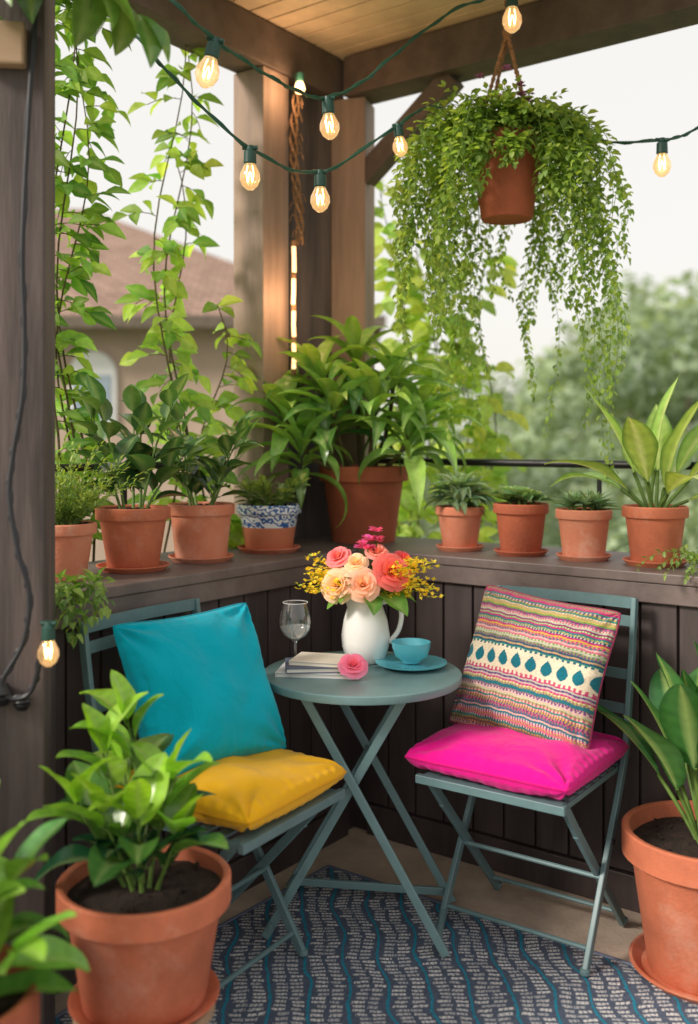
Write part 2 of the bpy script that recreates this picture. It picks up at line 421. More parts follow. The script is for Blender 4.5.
def pot_prof(rt,rb,h,rimh=0.2):
    r1=rb+(rt*0.93-rb)*(1-rimh)
    e=0.004
    return [(0.001,0),(rb-e,0),(rb,e),(r1,h*(1-rimh)-e),(r1+0.002,h*(1-rimh)),(rt*0.985,h*(1-rimh)+0.001),(rt,h*(1-rimh)+e),(rt,h-e),(rt-e,h),(rt*0.92+e,h),(rt*0.91,h-e),(rt*0.86,h*0.8),(0.001,h*0.78)]
def saucer_prof(r,h):
    return [(0.001,0),(r*0.85,0),(r,h*0.85),(r,h),(r*0.96,h),(r*0.84,h*0.35),(0.001,h*0.3)]
def potted(name, loc, rt, rb, h, label, seed, saucer=True, mat='terra', cat="potted plant", group=None, rimh=0.2, sr=None):
    e=root(name,loc,label,cat,group)
    e.rotation_euler=(0,0,(seed*1.7)%6.28)
    z=0
    if saucer:
        m=MB(); m.lathe(saucer_prof(sr or rt*0.98, max(0.018,h*0.08))); o=m.obj("saucer",[M[mat if mat!='bluepot' else 'terra']],e); z=max(0.006,h*0.03)
    m=MB(); m.lathe(pot_prof(rt,rb,h,rimh)); m.obj("pot",[M[mat]],e,loc=(0,0,z))
    m=MB(); rng=random.Random(seed); prof=[(0.001,0.01),(rt*0.3,0.014),(rt*0.6,0.008),(rt*0.9,0.0)]
    m.lathe(prof,(0,0,0),24)
    m.v=[(x,y,zz+rng.uniform(-0.005,0.006)) for x,y,zz in m.v]
    for i in range(int(60)):
        a=rng.uniform(0,6.28); r=rt*0.85*math.sqrt(rng.random()); s_=rng.uniform(0.003,0.008)
        m.box((r*math.cos(a),r*math.sin(a),0.013),(s_,s_,s_),Matrix.Rotation(rng.uniform(0,3),3,V((1,rng.random(),0.5)).normalized()))
    m.obj("soil",[M['soil']],e,loc=(0,0,z+h*0.88))
    return e, z+h*0.88
def unrot(e,o): o.rotation_euler=(0,0,-e.rotation_euler[2])

# ------------------------------------------------------------------ layout
C=V((0.03,3.70)); A=V((-0.585,-0.811)); N1=V((-0.811,0.585)); B=V((0.80,-0.60)); N2=V((0.60,0.80))
def Lp(t,s): return C+A*t+N1*s
def Rp(t,s): return C+B*t+N2*s
def Cn(s): return C+V((-0.215,1.411))*s
ZL=1.053
TLEN=2.5; RLEN=2.5; LW=0.50

for side,P_,D_,nm,lab in (("l",Lp,A,"parapet_wall","dark brown boarded balcony wall with wide ledge"),("r",Rp,B,"parapet_wall","dark brown boarded balcony wall below row of pots")):
    e=root(nm,(C.x,C.y,0),lab,"wall")
    m=MB()
    q=[Cn(0.045),P_(TLEN,0.045),P_(TLEN,LW-0.03),Cn(LW-0.03)]
    q=[(p.x-C.x,p.y-C.y) for p in q]
    m.prism(q,0.0,ZL-0.035); o=m.obj("wall_core",[M['board']],e,False); recalc(o)
    m=MB(); bw=0.118; t=0.06
    rotz=math.atan2(D_.y,D_.x); rot=Matrix.Rotation(rotz,3,'Z')
    while t<TLEN:
        p=P_(t,0.036)
        m.box((p.x-C.x,p.y-C.y,0.115+(ZL-0.20)/2),(bw-0.008,0.016,ZL-0.20),rot); t+=bw
    o=m.obj("boards",[M['board']],e,False,bevel=0.003)
    m=MB(); p0=P_(0.03,0.03); p1=P_(TLEN,0.03)
    m.bar((p0.x-C.x,p0.y-C.y,0.055),(p1.x-C.x,p1.y-C.y,0.055),0.026,0.11); m.obj("skirting_board",[M['board']],e,False,bevel=0.003)
    m=MB()
    q=[Cn(0.0),P_(TLEN,0.0),P_(TLEN,LW),Cn(LW)]
    q=[(p.x-C.x,p.y-C.y) for p in q]
    m.prism(q,ZL-0.032,ZL)
    o=m.obj("ledge",[M['ledge']],e,False,bevel=0.004); recalc(o)
    m=MB(); p0=P_(0.012,0.018); p1=P_(TLEN,0.018)
    m.bar((p0.x-C.x,p0.y-C.y,ZL-0.063),(p1.x-C.x,p1.y-C.y,ZL-0.063),0.022,0.060); m.obj("fascia",[M['ledge']],e,False,bevel=0.003)

# rail
e=root("railing",(C.x,C.y,ZL),"thin black metal handrail above the ledge","railing")
pl=Lp(TLEN,0.42)-C; c1=Lp(0.18,0.44)-C; pc=Cn(0.46)-C; pr=Rp(TLEN,0.46)-C
m=MB(); m.tube([(pl.x,pl.y,0.315),(c1.x,c1.y,0.315)],0.013,10); m.obj("handrail",[M['black']],e)
m=MB(); m.tube([(pc.x+0.1,pc.y-0.07,0.315),(pr.x,pr.y,0.315)],0.015,10); m.obj("handrail",[M['black']],e)
for i,(P_,s_) in enumerate(((Lp,0.42),(Rp,0.46))):
    for t in (0.75,1.55,2.4):
        p=P_(t,s_)-C; m=MB(); m.tube([(p.x,p.y,0),(p.x,p.y,0.31)],0.009,8); m.obj("baluster",[M['black']],e)

# corner column
ang=math.atan2(A.y,A.x)
p1=V((-0.345,3.93)); p2=V((0.018,4.26))
e=root("corner_post",(p1.x,p1.y,ZL),"brown timber double corner post standing on ledge","post")
rot=Matrix.Rotation(ang,3,'Z'); rot2=Matrix.Rotation(math.atan2(B.y,B.x)+math.radians(20),3,'Z')
m=MB(); m.box((0,0,0.918),(0.155,0.155,1.835),rot); m.obj("post",[M['post']],e,False,bevel=0.005)
m=MB(); d=p2-p1; m.box((d.x,d.y,0.918),(0.15,0.15,1.835),rot2); m.obj("post",[M['post']],e,False,bevel=0.005)
m=MB(); m.bar((0.04,0.08,0.917),(d.x-0.02,d.y+0.045,0.917),0.03,1.83); m.obj("panel",[M['postdark']],e,False,bevel=0.003)
m=MB()
rng=random.Random(3)
bx,by=-0.205,3.93
for k in range(3):
    pts=[(bx+0.013*math.sin(z*28+k*2.1)+0.012*math.sin(z*9),by-0.02+0.013*math.cos(z*28+k*2.1),z) for z in [2.22+i*0.012 for i in range(50)]]
    m.tube(pts,0.005,6)
for i in range(26):
    z=rng.uniform(2.24,2.8); a=rng.uniform(0,6.28); l=rng.uniform(0.02,0.04)
    m.tube([(bx+0.012*math.sin(z*9),by-0.02,z),(bx+l*0.7*math.cos(a),by-0.02+l*0.7*math.sin(a),z+0.01),(bx+l*math.cos(a),by-0.02+l*math.sin(a),z-0.02)],0.002,4)
o=m.obj("jute_garland",[M['rope']]); tag(o,"slim twisted brown jute garland on corner post","garland")
e=root("rope_light",(bx-0.01,by-0.04,1.72),"warm glowing vertical rope light on corner post","light")
for za in (0.0,0.125,0.25,0.375):
    m=MB(); m.tube([(0.002*math.sin(za*20),0,za+0.012),(0.002*math.sin(za*20+1),0,za+0.06),(0,0,za+0.115)],0.0085,10); m.obj("light_tube",[M['glowtube']],e)
for za in (0.0,0.125,0.25,0.375,0.5):
    m=MB(); m.tube([(0,0,za-0.012),(0,0,za+0.012)],0.0105,8); m.obj("clip",[M['rope']],e)
ld=bpy.data.lights.new("rope_light_glow",'POINT'); ld.energy=2.4; ld.color=(1,0.6,0.32); ld.shadow_soft_size=0.08
lo=bpy.data.objects.new("rope_light_glow",ld); sc0=bpy.context.scene; sc0.collection.objects.link(lo); lo.parent=e; lo.location=(0.01,-0.09,0.28)

# roof
e=root("porch_roof",(C.x,C.y,2.89),"porch roof with dark beams and pale plank ceiling","roof")
def loc2(p,z): return (p.x-C.x,p.y-C.y,z)
CT=1.25; CB=2.1
m=MB(); m.bar(loc2(Lp(-0.40,0.43),0.085),loc2(Lp(1.75,0.43),0.085),0.16,0.17); m.obj("beam",[M['beam']],e,False,bevel=0.005)
m=MB(); m.bar(loc2(Rp(-0.33,0.43),0.083),loc2(Rp(2.3,0.43),0.083),0.16,0.165); m.obj("beam",[M['beam']],e,False,bevel=0.005)
m=MB(); t=0.0
while t<CT:
    a0=Cn(0.5)+A*(t+0.05); b0=a0+B*(CB)
    m.bar(loc2(a0,0.185),loc2(b0,0.185),0.092,0.02); t+=0.1
m.obj("ceiling",[M['ceil']],e,False,bevel=0.003)
m=MB(); m.prism([((Cn(0.52)-C)+x*A+y*B).to_tuple() for x,y in ((0,0),(CT,0),(CT,CB),(0,CB))],0.2,0.26); o=m.obj("roof_deck",[M['beam']],e,False); recalc(o)
m=MB(); m.bar((p2.x-C.x+0.05,p2.y-C.y-0.05,-0.33),loc2(Rp(0.16,0.43),0.0),0.07,0.09); m.obj("brace",[M['beam']],e,False,bevel=0.004)

# near post
e=root("porch_post",(-0.80,2.42,0),"dark weathered timber post with cable running down it","post",rotz=math.radians(7))
m=MB(); m.box((0,0,1.53),(0.15,0.15,3.06)); m.obj("post",[M['postdark']],e,False,bevel=0.005)
m=MB(); m.box((-0.02,-0.095,2.375),(0.11,0.04,0.10)); m.obj("bracket",[M['wood']],e,False,bevel=0.006)
for (x_,z_,r_) in ((-0.02,0.865,0.028),(0.028,0.845,0.020)):
    m=MB(); m.lathe([(0.001,-r_),(r_*0.6,-r_*0.85),(r_,-r_*0.2),(r_*0.75,0),(r_,r_*0.2),(r_*0.6,r_*0.85),(0.001,r_)],(x_,-0.098,z_),18)
    m.obj("cable_connector",[M['black']],e)

# floor, base, ground
m=MB(); m.prism([(Cn(0.49)+x*A+y*B).to_tuple() for x,y in ((0,0),(5,0),(5,5),(0,5))],-0.25,0.0)
o=m.obj("floor",[M['concrete']],None,False); recalc(o); struct(o)
m=MB(); m.prism([(Cn(0.40)+x*A+y*B).to_tuple() for x,y in ((0,0),(4.9,0),(4.9,4.9),(0,4.9))],-3.0,-0.252)
o=m.obj("building_base",[M['stucco']],None,False); recalc(o); struct(o)
m=MB(); 
n=60; vs=[]; fs=[]
for i in range(n+1):
    for j in range(n+1):
        x=-300+600*i/n; y=-200+800*j/n
        vs.append((x,y,-3.0+(0.6*noise.noise(V((x*0.02,y*0.02,0))) if y>20 else 0)))
for i in range(n):
    for j in range(n):
        fs.append((i*(n+1)+j,(i+1)*(n+1)+j,(i+1)*(n+1)+j+1,i*(n+1)+j+1))
m.add(vs,fs); o=m.obj("ground",[M['grass']]); struct(o)

# rug
e_=V((0.80,-0.60)); f_=V((-0.60,-0.80)); rc=V((-0.07,3.40))
m=MB(); nx,ny=44,40; vs=[];fs=[]
for i in range(nx+1):
    for j in range(ny+1):
        p=rc+e_*(1.98*i/nx)+f_*(2.1*j/ny)
        zz=0.010+0.0015*noise.noise(V((p.x*5,p.y*5,0)))
        if i in(0,nx) or j in(0,ny): zz=0.006
        vs.append((p.x,p.y,zz))
for i in range(nx):
    for j in range(ny): fs.append((i*(ny+1)+j,(i+1)*(ny+1)+j,(i+1)*(ny+1)+j+1,i*(ny+1)+j+1))
m.add(vs,fs)
o=m.obj("rug",[M['rug']]); tag(o,"blue-grey and white woven rug with wavy teal stripes","rug")
recalc(o)
if o.data.polygons[5].normal.z<0: o.data.flip_normals()
m=MB(); cs=[rc,rc+e_*1.98,rc+e_*1.98+f_*2.1,rc+f_*2.1,rc]
m.tube([(p.x,p.y,0.006) for p in cs],0.006,6,cap=False); oo=m.obj("binding",[M['cover2']],o)

# ------------------------------------------------------------------ furniture
def build_chair():
    e=root("folding_chair",(0,0,0),"","chair","folding bistro chairs")
    w=0.225
    def legm(x,front):
        m=MB()
        if front: pts=[(x,-0.285,0.965),(x,-0.26,0.80),(x,-0.205,0.52),(x,-0.15,0.42),(x,0.11,0.0)]
        else: pts=[(x*0.92,0.205,0.475),(x*0.92,0.12,0.38),(x*0.92,-0.235,0.0)]
        for i in range(len(pts)-1):
            m.bar(pts[i],pts[i+1],0.016,0.026,up=(0,1,0.3))
        for p in pts[1:-1]: m.box(p,(0.0158,0.024,0.024))
        m.lathe([(0.001,-0.004),(0.014,-0.003),(0.014,0.012),(0.001,0.014)],(pts[-1][0],pts[-1][1],0.004),12)
        return m.obj("leg",[M['metal']],e,False,bevel=0.003)
    for x in (w,-w):
        legm(x,True); legm(x,False)
    m=MB()
    for yy in [-0.19+i*0.058 for i in range(8)]: m.box((0,yy,0.487),(w*2-0.03,0.034,0.007))
    for x in (-w+0.018,w-0.018): m.bar((x,-0.21,0.478),(x,0.235,0.478),0.016,0.016)
    m.bar((-w,0.24,0.48),(w,0.24,0.48),0.018,0.024); m.obj("seat",[M['metal']],e,False,bevel=0.002)
    for zz,h in ((0.950,0.034),(0.896,0.032),(0.74,0.03),(0.64,0.03)):
        m=MB()
        y=-0.283+(0.965-zz)*0.16
        m.strip([(-w+w*2*i/8,y-0.018*math.sin(math.pi*i/8),zz) for i in range(9)],0.007,h)
        m.obj("backrest_slat",[M['metal']],e,False)
    for a_,b_,z_ in ((w,0.075,0.055),(w*0.92,-0.19,0.05),(w,-0.02,0.215)):
        m=MB(); m.tube([(-a_,b_,z_),(a_,b_,z_)],0.007,8); m.obj("stretcher",[M['metal']],e)
    for x in (w+0.009,-w-0.009):
        m=MB(); m.tube([(x-0.004,-0.075,0.30),(x+0.004,-0.075,0.30)],0.008,12); m.obj("rivet",[M['black']],e)
    return e
def clone(e, loc, rz):
    c=e.copy(); bpy.context.scene.collection.objects.link(c); c.location=loc; c.rotation_euler=(0,0,rz)
    for ch in e.children:
        k=ch.copy(); bpy.context.scene.collection.objects.link(k); k.parent=c
    return c
FL=V((0.85,-0.527)); FR=V((-0.575,-0.818))
cl=(-0.340,2.665); cr_=(0.515,2.915)
ch1=build_chair(); ch1.location=(*cl,0.0); ch1.rotation_euler=(0,0,math.atan2(-FL.x,FL.y))
ch1["label"]="grey-green metal folding chair with turquoise pillow and yellow cushion"
ch2=clone(ch1,(*cr_,0.0),math.atan2(-FR.x,FR.y))
ch2["label"]="grey-green metal folding chair with striped pillow and pink cushion"
ch1.location.z=0.014; ch2.location.z=0.014

def pillow(name,w,h,th,colf,mat4,label,cat,seed,n=90,exp=0.5,conc=0.06,wr=0.006,pipe=None,group=None,sag=0.0):
    m=MB()
    for sgn in (1,-1):
        vs=[];fs=[];cs=[]
        for i in range(n+1):
            for j in range(n+1):
                u=-1+2*i/n; v=-1+2*j/n
                u=math.sin(u*math.pi/2)*0.5+u*0.5; v=math.sin(v*math.pi/2)*0.5+v*0.5
                x=u*w/2*(1-conc*(1-v*v)); y=v*h/2*(1-conc*(1-u*u))
                cc=(u*u*v*v)**3; x*=1-0.045*cc; y*=1-0.045*cc
                z=th/2*(max(0,(1-u*u))*max(0,(1-v*v)))**exp
                z*=1.0-sag*v*0.35
                e1=1-max(abs(u),abs(v))
                q=V((u*1.3+seed,v*1.3,sgn*3))
                z+= (wr*noise.noise(q)*2.6+wr*0.8*noise.noise(q*2.4))*min(1,e1*5)
                rr=math.hypot(abs(u)-1,abs(v)-1)
                z+= wr*1.1*math.sin(math.atan2(1-abs(v),1-abs(u)+1e-5)*10+seed)*max(0,1-rr/0.9)*min(1,e1*8)
                se=max(0,1-e1*7)*min(1,e1*22)
                z+= 0.0028*se*(math.sin(u*38+seed)+math.sin(v*41+seed))
                vs.append((x,y,sgn*max(z,0)))
                cs.append(colf((u+1)/2,(v+1)/2))
        for i in range(n):
            for j in range(n):
                a=(i*(n+1)+j,(i+1)*(n+1)+j,(i+1)*(n+1)+j+1,i*(n+1)+j+1)
                fs.append(a if sgn>0 else a[::-1])
        m.add(vs,fs,cs)
    e=m.obj(name,[M['fabric']],None,True,0)
    e.matrix_world=mat4
    tag(e,label,cat,group)
    m=MB(); k=24; ed=[]
    for (a,b) in (((-1,-1),(1,-1)),((1,-1),(1,1)),((1,1),(-1,1)),((-1,1),(-1,-1))):
        for i in range(k):
            t=i/k; u=a[0]+(b[0]-a[0])*t; v=a[1]+(b[1]-a[1])*t
            cc=1-0.045*(u*u*v*v)**3
            ed.append((u*w/2*(1-conc*(1-v*v))*cc,v*h/2*(1-conc*(1-u*u))*cc,0))
    ed.append(ed[0])
    m.tube(ed,0.0036,6,pipe if pipe else colf(0.5,0.02),cap=False); m.obj("piping",[M['fabric']],e)
    return e
def frame(F, lean, roll, pos):
    f=V((F.x,F.y,0)).normalized(); x=V((-f.y,f.x,0))
    z=V((0,0,1))
    nrm=(f*math.cos(lean)+z*math.sin(lean)).normalized()
    y=nrm.cross(x).normalized()
    R3=Matrix((x,y,nrm)).transposed()
    R3=Matrix.Rotation(roll,3,nrm)@R3
    M4=R3.to_4x4(); M4.translation=V(pos); return M4
def flat(F,pos):
    f=V((F.x,F.y,0)).normalized(); x=V((-f.y,f.x,0)); 
    y=-f; nrm=x.cross(y)
    R3=Matrix((x,y,nrm)).transposed().to_4x4(); R3.translation=V(pos); return R3
tq=S(10,168,190)
def c_t(u,v): return mulc(tq,1+0.04*noise.noise(V((u*4,v*4,1))))
FP=V((0.66,-0.75))
pillow("throw_pillow",0.45,0.44,0.21,c_t,frame(FP,math.radians(24),math.radians(2),(-0.400,2.725,0.778)),"turquoise throw pillow leaning on chair back","pillow",1,exp=0.50,wr=0.011,conc=0.08,pipe=S(6,150,170),group="throw pillows",sag=0.5)
yc=S(240,180,30)
pillow("seat_cushion",0.455,0.47,0.125,lambda u,v: yc,flat(FL,(-0.314,2.655,0.553)),"mustard yellow cushion on metal chair seat","cushion",4,exp=0.34,wr=0.008,conc=0.035,pipe=S(220,160,20),group="seat cushions")
pc_=S(234,24,142)
pillow("seat_cushion",0.51,0.48,0.125,lambda u,v: pc_,flat(FR,(0.492,2.90,0.553)),"hot pink cushion on metal chair seat","cushion",7,exp=0.34,wr=0.008,conc=0.035,pipe=S(214,16,120),group="seat cushions")
pal=[S(*c) for c in ((206,96,124),(50,120,132),(196,160,120),(196,50,122),(106,132,96),(226,176,80),(40,84,112),(214,116,140),(132,76,138),(206,60,130),(120,156,84),(90,110,150),(60,138,128),(146,60,110),(190,176,100))]
crm=S(240,224,196)
def c_s(u,v):
    vv=v+0.003*math.sin(u*50)
    if 0.41<vv<0.59:
        t=(vv-0.41)/0.18; c=crm
        fu=(u*9.5)%1.0-0.5
        if 0.22<t<0.82:
            y=(t-0.22)/0.60
            hw=0.36*math.sin(math.pi*(y**0.75))
            if abs(fu)<hw: c=S(36,116,132)
        elif t<0.12: c=S(206,90,120) if int(u*60)%2 else crm
        elif t>0.92: c=S(60,110,120) if int(u*56)%2 else crm
    else:
        k=int(vv/0.0115); r=random.Random(k*13+8); c=pal[r.randrange(len(pal))]
        ty=r.random(); f=r.choice((80,100,110))
        if ty<0.30:
            if int(u*f+k*0.5)%2==0: c=mixc(c,pal[(k*7)%len(pal)],0.75)
        elif ty<0.42:
            if int(u*f)%2==0: c=mixc(c,crm,0.7)
        elif ty<0.52: c=mixc(c,crm,0.6)
    fy=(vv/0.0115)%1.0
    return mulc(c,(0.76+0.28*math.sin(math.pi*fy))*(0.95+0.16*noise.noise(V((u*70,v*90,1)))))
pillow("throw_pillow",0.46,0.45,0.20,c_s,frame(FR,math.radians(22),math.radians(-6),(0.548,2.98,0.775)),"multicoloured striped pillow with teal leaf motif row","pillow",11,n=270,exp=0.50,wr=0.009,conc=0.07,pipe=S(150,60,90),group="throw pillows",sag=0.4)

# table
TX,TY,TZ=0.039,3.0,0.762
e=root("bistro_table",(TX,TY,0.014),"round grey-green metal bistro table with crossed legs","table",rotz=math.radians(-9))
m=MB(); r=0.298; h=TZ-0.014
m.lathe([(0.001,h-0.012),(r-0.012,h-0.012),(r-0.012,h-0.024),(r-0.002,h-0.024),(r,h-0.02),(r,h-0.003),(r-0.003,h),(0.001,h)],(0,0,0),72); m.obj("tabletop",[M['metal2']],e)
for yy,s in ((-0.165,1),(0.165,1)):
    for sx in (1,-1):
        m=MB(); m.bar((sx*0.15,yy+0.012*sx,h-0.02),(-sx*0.262,yy+0.012*sx,0.004),0.026,0.012,up=(0,1,0))
        m.v=[(a,b,max(c,0.0)) for a,b,c in m.v]
        m.obj("leg",[M['metal2']],e,False,bevel=0.003)
for p_,q_,w_,t_ in (((0.242,-0.17,0.04),(0.242,0.17,0.04),0.012,0.022),((-0.242,-0.17,0.04),(-0.242,0.17,0.04),0.012,0.022),((0.15,-0.19,h-0.03),(0.15,0.19,h-0.03),0.02,0.014),((-0.15,-0.19,h-0.03),(-0.15,0.19,h-0.03),0.02,0.014),((-0.242,0.14,0.042),(0.235,0.14,0.042),0.012,0.024),((-0.002,-0.18,0.478),(-0.002,0.18,0.478),0.012,0.012)):
    m=MB(); m.bar(p_,q_,w_,t_); m.obj("crossbar",[M['metal2']],e,False,bevel=0.002)
m=MB(); m.tube([(-0.043,-0.189,0.273+0.14),(-0.043,-0.181,0.273+0.14)],0.001,6); 

# items on table
zt=TZ
e=root("pitcher",(0.052,3.135,zt),"white ceramic pitcher with handle on table","pitcher")
prof=[(0.001,0),(0.054,0),(0.062,0.008),(0.074,0.05),(0.076,0.085),(0.069,0.13),(0.055,0.17),(0.050,0.19),(0.055,0.21),(0.060,0.216),(0.056,0.214),(0.046,0.19),(0.05,0.17),(0.064,0.13),(0.071,0.085),(0.058,0.01),(0.001,0.008)]
m=MB(); m.lathe(prof,seg=48)
nv=[]
for x,y,z in m.v:
    if z>0.165 and x<0:
        a=math.atan2(y,-x); k=math.exp(-(a/0.45)**2)*(z-0.165)/0.05*0.03
        x-=k; z+=k*0.3
    nv.append((x,y,z))
m.v=nv; m.obj("body",[M['white']],e,True,0)
m=MB(); m.tube(catmull([(0.052,0,0.185),(0.09,0,0.19),(0.112,0,0.155),(0.104,0,0.10),(0.074,0,0.06)],6),0.008,10); m.obj("handle",[M['white']],e)

e=root("teacup",(0.190,3.055,zt+0.016),"turquoise ceramic teacup on saucer","cup")
m=MB(); m.lathe([(0.001,0),(0.028,0),(0.03,0.006),(0.05,0.02),(0.058,0.045),(0.06,0.062),(0.057,0.062),(0.054,0.045),(0.046,0.024),(0.001,0.012)],seg=40); m.obj("bowl",[M['teal']],e)
m=MB(); m.tube(catmull([(0.056,0,0.052),(0.082,0,0.05),(0.08,0,0.026),(0.05,0,0.02)],6),0.004,8); m.obj("handle",[M['teal']],e); e.rotation_euler=(0,0,math.radians(60))
m=MB(); m.lathe([(0.001,0),(0.06,0),(0.108,0.014),(0.11,0.018),(0.105,0.018),(0.06,0.008),(0.035,0.009),(0.001,0.014)],seg=48)
o=m.obj("saucer",[M['teal']],None,loc=(0.190,3.055,zt)); tag(o,"turquoise ceramic saucer under the cup","saucer")

e=root("wine_glass",(-0.165,3.075,zt),"clear stemmed wine glass standing on table","glass")
m=MB(); m.lathe([(0.001,0.005),(0.036,0.001),(0.037,0.003),(0.010,0.009),(0.0045,0.018),(0.0045,0.072),(0.012,0.080),(0.034,0.092),(0.047,0.112),(0.051,0.135),(0.047,0.165),(0.038,0.195)],seg=40); m.obj("bowl",[M['glass']],e,True,0)
m=MB(); m.tube([(0.038*math.cos(i*math.pi/18),0.038*math.sin(i*math.pi/18),0.195) for i in range(37)],0.0011,6,cap=False); m.obj("rim",[M['trim']],e)  # opaque white ring along the lip, painting in the glass's bright highlight
wm=bpy.data.materials.new("water"); nt,N_,L_=nodes_of(wm); bb=N_["Principled BSDF"]
bb.inputs["Base Color"].default_value=(0.72,0.78,0.78,1); bb.inputs["Roughness"].default_value=0.05; bb.inputs["Alpha"].default_value=0.28
m=MB(); m.lathe([(0.001,0.083),(0.012,0.084),(0.032,0.0945),(0.044,0.112),(0.0465,0.120),(0.001,0.1205)],seg=32); m.obj("water",[wm],e)

def book(loc,size,rz,mat,label):
    e=root("book",loc,label,"book","books on the table",rotz=rz); w,d_,h_=size
    m=MB(); m.box((0,0,h_/2),(w-0.008,d_-0.008,h_-0.006)); m.obj("pages",[M['paper']],e,False)
    m=MB(); m.box((0,0,0.0015),(w,d_,0.003)); m.box((0,0,h_-0.0015),(w,d_,0.003)); m.box((-w/2+0.0015,0,h_/2),(0.003,d_,h_-0.0065)); m.obj("cover",[M[mat]],e,False,bevel=0.001)
book((-0.085,2.985,zt),(0.245,0.15,0.014),math.radians(-8),'cover3',"white hardback book lying on table")
book((-0.080,2.985,zt+0.014),(0.22,0.145,0.016),math.radians(4),'cover2',"dark blue-grey book lying on another book")
book((-0.070,2.99,zt+0.030),(0.19,0.13,0.013),math.radians(-14),'cover1',"cream paperback on top of stacked books")

def rose(mb,c,r,axis,col,rng,layers=6,mi=0):
    c=V(c); ax=V(axis).normalized(); sd=ax.orthogonal().normalized(); fw=ax.cross(sd)
    for k in range(layers):
        q=k/(layers-1); npet=3+int(q*3)
        for j in range(npet):
            a0=2*math.pi*(j/npet)+k*0.7+rng.uniform(-0.15,0.15)
            phi=math.radians(4+62*q**1.3+rng.uniform(-5,5)); l=r*(0.72+0.30*q); wa=(1.25-0.40*q)
            vs=[];cs=[];n=5
            for a in range(n+1):
                for h in range(n+1):
                    hh=h/n; aa=(a/n*2-1)
                    wid=wa*(math.sin(math.pi*min(1,0.18+0.68*hh))**0.5)
                    an=a0+aa*wid*0.9
                    rad=r*(0.08+0.10*q)+l*hh*math.sin(phi*(0.6+0.4*hh))
                    zz=l*hh*math.cos(phi*(0.5+0.5*hh))-r*0.2*q - (r*0.14*q*hh**3)
                    zz-= aa*aa*hh*r*0.12
                    p=c+sd*(rad*math.cos(an))+fw*(rad*math.sin(an))+ax*zz
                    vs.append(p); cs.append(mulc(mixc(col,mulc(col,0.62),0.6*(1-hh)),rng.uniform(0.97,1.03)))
            fs=[(a*(n+1)+h,(a+1)*(n+1)+h,(a+1)*(n+1)+h+1,a*(n+1)+h+1) for a in range(n) for h in range(n)]
            mb.add(vs,fs,cs,mi)
rng=random.Random(21)
bz=zt+0.20
e=root("flower_bouquet",(0.052,3.135,bz),"bouquet of peach and coral roses with yellow sprigs in pitcher","flowers")
roses=[((-0.085,-0.05,0.045),0.052,(-0.35,-0.9,0.35),S(252,214,186)),((-0.010,-0.075,0.050),0.050,(0,-0.9,0.4),S(252,204,180)),((0.078,-0.05,0.085),0.058,(0.35,-0.85,0.5),S(244,130,124)),((-0.085,0.0,0.125),0.040,(-0.4,-0.6,0.8),S(246,150,158)),((0.035,0.0,0.140),0.036,(0.1,-0.5,0.9),S(250,176,166)),((0.118,0.03,0.115),0.034,(0.5,-0.4,0.8),S(240,114,124)),((-0.03,-0.03,0.110),0.036,(-0.1,-0.7,0.7),S(254,222,194))]
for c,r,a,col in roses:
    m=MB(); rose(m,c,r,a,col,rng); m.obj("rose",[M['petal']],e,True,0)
m=MB()
for i in range(12):
    c=V((0.02+rng.uniform(-0.035,0.03),rng.uniform(-0.02,0.03),0.175+rng.uniform(-0.03,0.04)))
    for j in range(14):
        a=rng.uniform(0,6.28); d=V((math.cos(a),math.sin(a),rng.uniform(0.1,1)))
        leaf(m,c,d,0.026,0.017,S(230,90,188),rng,n=3,droop=0.3,across=1)
    m.tube([(0,0,0),c],0.0015,4,(0.1,0.2,0.05))
m.obj("magenta_blossom",[M['petal']],e,True,0)
m=MB()
for k in range(32):
    side=-1 if k%2 else 1
    a=(math.pi if side<0 else 0)+rng.uniform(-0.7,0.7)
    L=rng.uniform(0.12,0.24)
    P=stem((0,0,0.0),(math.cos(a),math.sin(a)*0.7-0.2,rng.uniform(0.4,1.1)),L,0.5,8,rng,0.05)
    m.tube(P,0.0012,4,S(120,140,40))
    for i in range(32):
        q,d=samp(P,rng.uniform(0.4,1)); o=V((rng.uniform(-1,1),rng.uniform(-1,1),rng.uniform(-1,1)))*0.018
        c=q+o
        for jj in range(3):
            leaf(m,c,V((rng.uniform(-1,1),rng.uniform(-1,1),rng.uniform(-0.2,1))),0.014,0.012,S(255,222,60) if rng.random()<0.88 else S(170,190,66),rng,n=2,droop=0.2,across=1,vary=0.1)
m.obj("yellow_sprig",[M['petal']],e,True,0)
m=MB()
for d,L,W in (((0.7,-0.6,-0.15),0.13,0.09),((0.9,-0.2,0.1),0.12,0.075),((-0.8,-0.5,-0.1),0.10,0.05),((0.2,-0.9,-0.2),0.10,0.06),((-0.3,0.8,0.5),0.12,0.06),((0.5,0.6,0.5),0.13,0.06),((-0.6,-0.7,0.1),0.09,0.05)):
    leaf(m,(d[0]*0.05,d[1]*0.05,0.015),d,L,W,S(104,156,66),rng,droop=0.7,n=8,wave=0.04)
for i in range(25):
    a=rng.uniform(0,6.28); leaf(m,(0.03*math.cos(a),0.03*math.sin(a),0.03),(math.cos(a),math.sin(a),rng.uniform(0,1)),0.10,0.03,S(92,130,60),rng,droop=0.5)
m.tube([(0,0,-0.15),(0,0,0.05)],0.02,8,S(70,110,50))
m.obj("leaves",[M['leaf']],e,True,0)
m=MB(); rose(m,(0,0,0.024),0.040,(0.1,-0.6,0.7),S(250,150,190),rng)
leaf(m,(0.01,0,0.008),(-1,-0.1,0.1),0.06,0.03,S(90,140,60),rng)
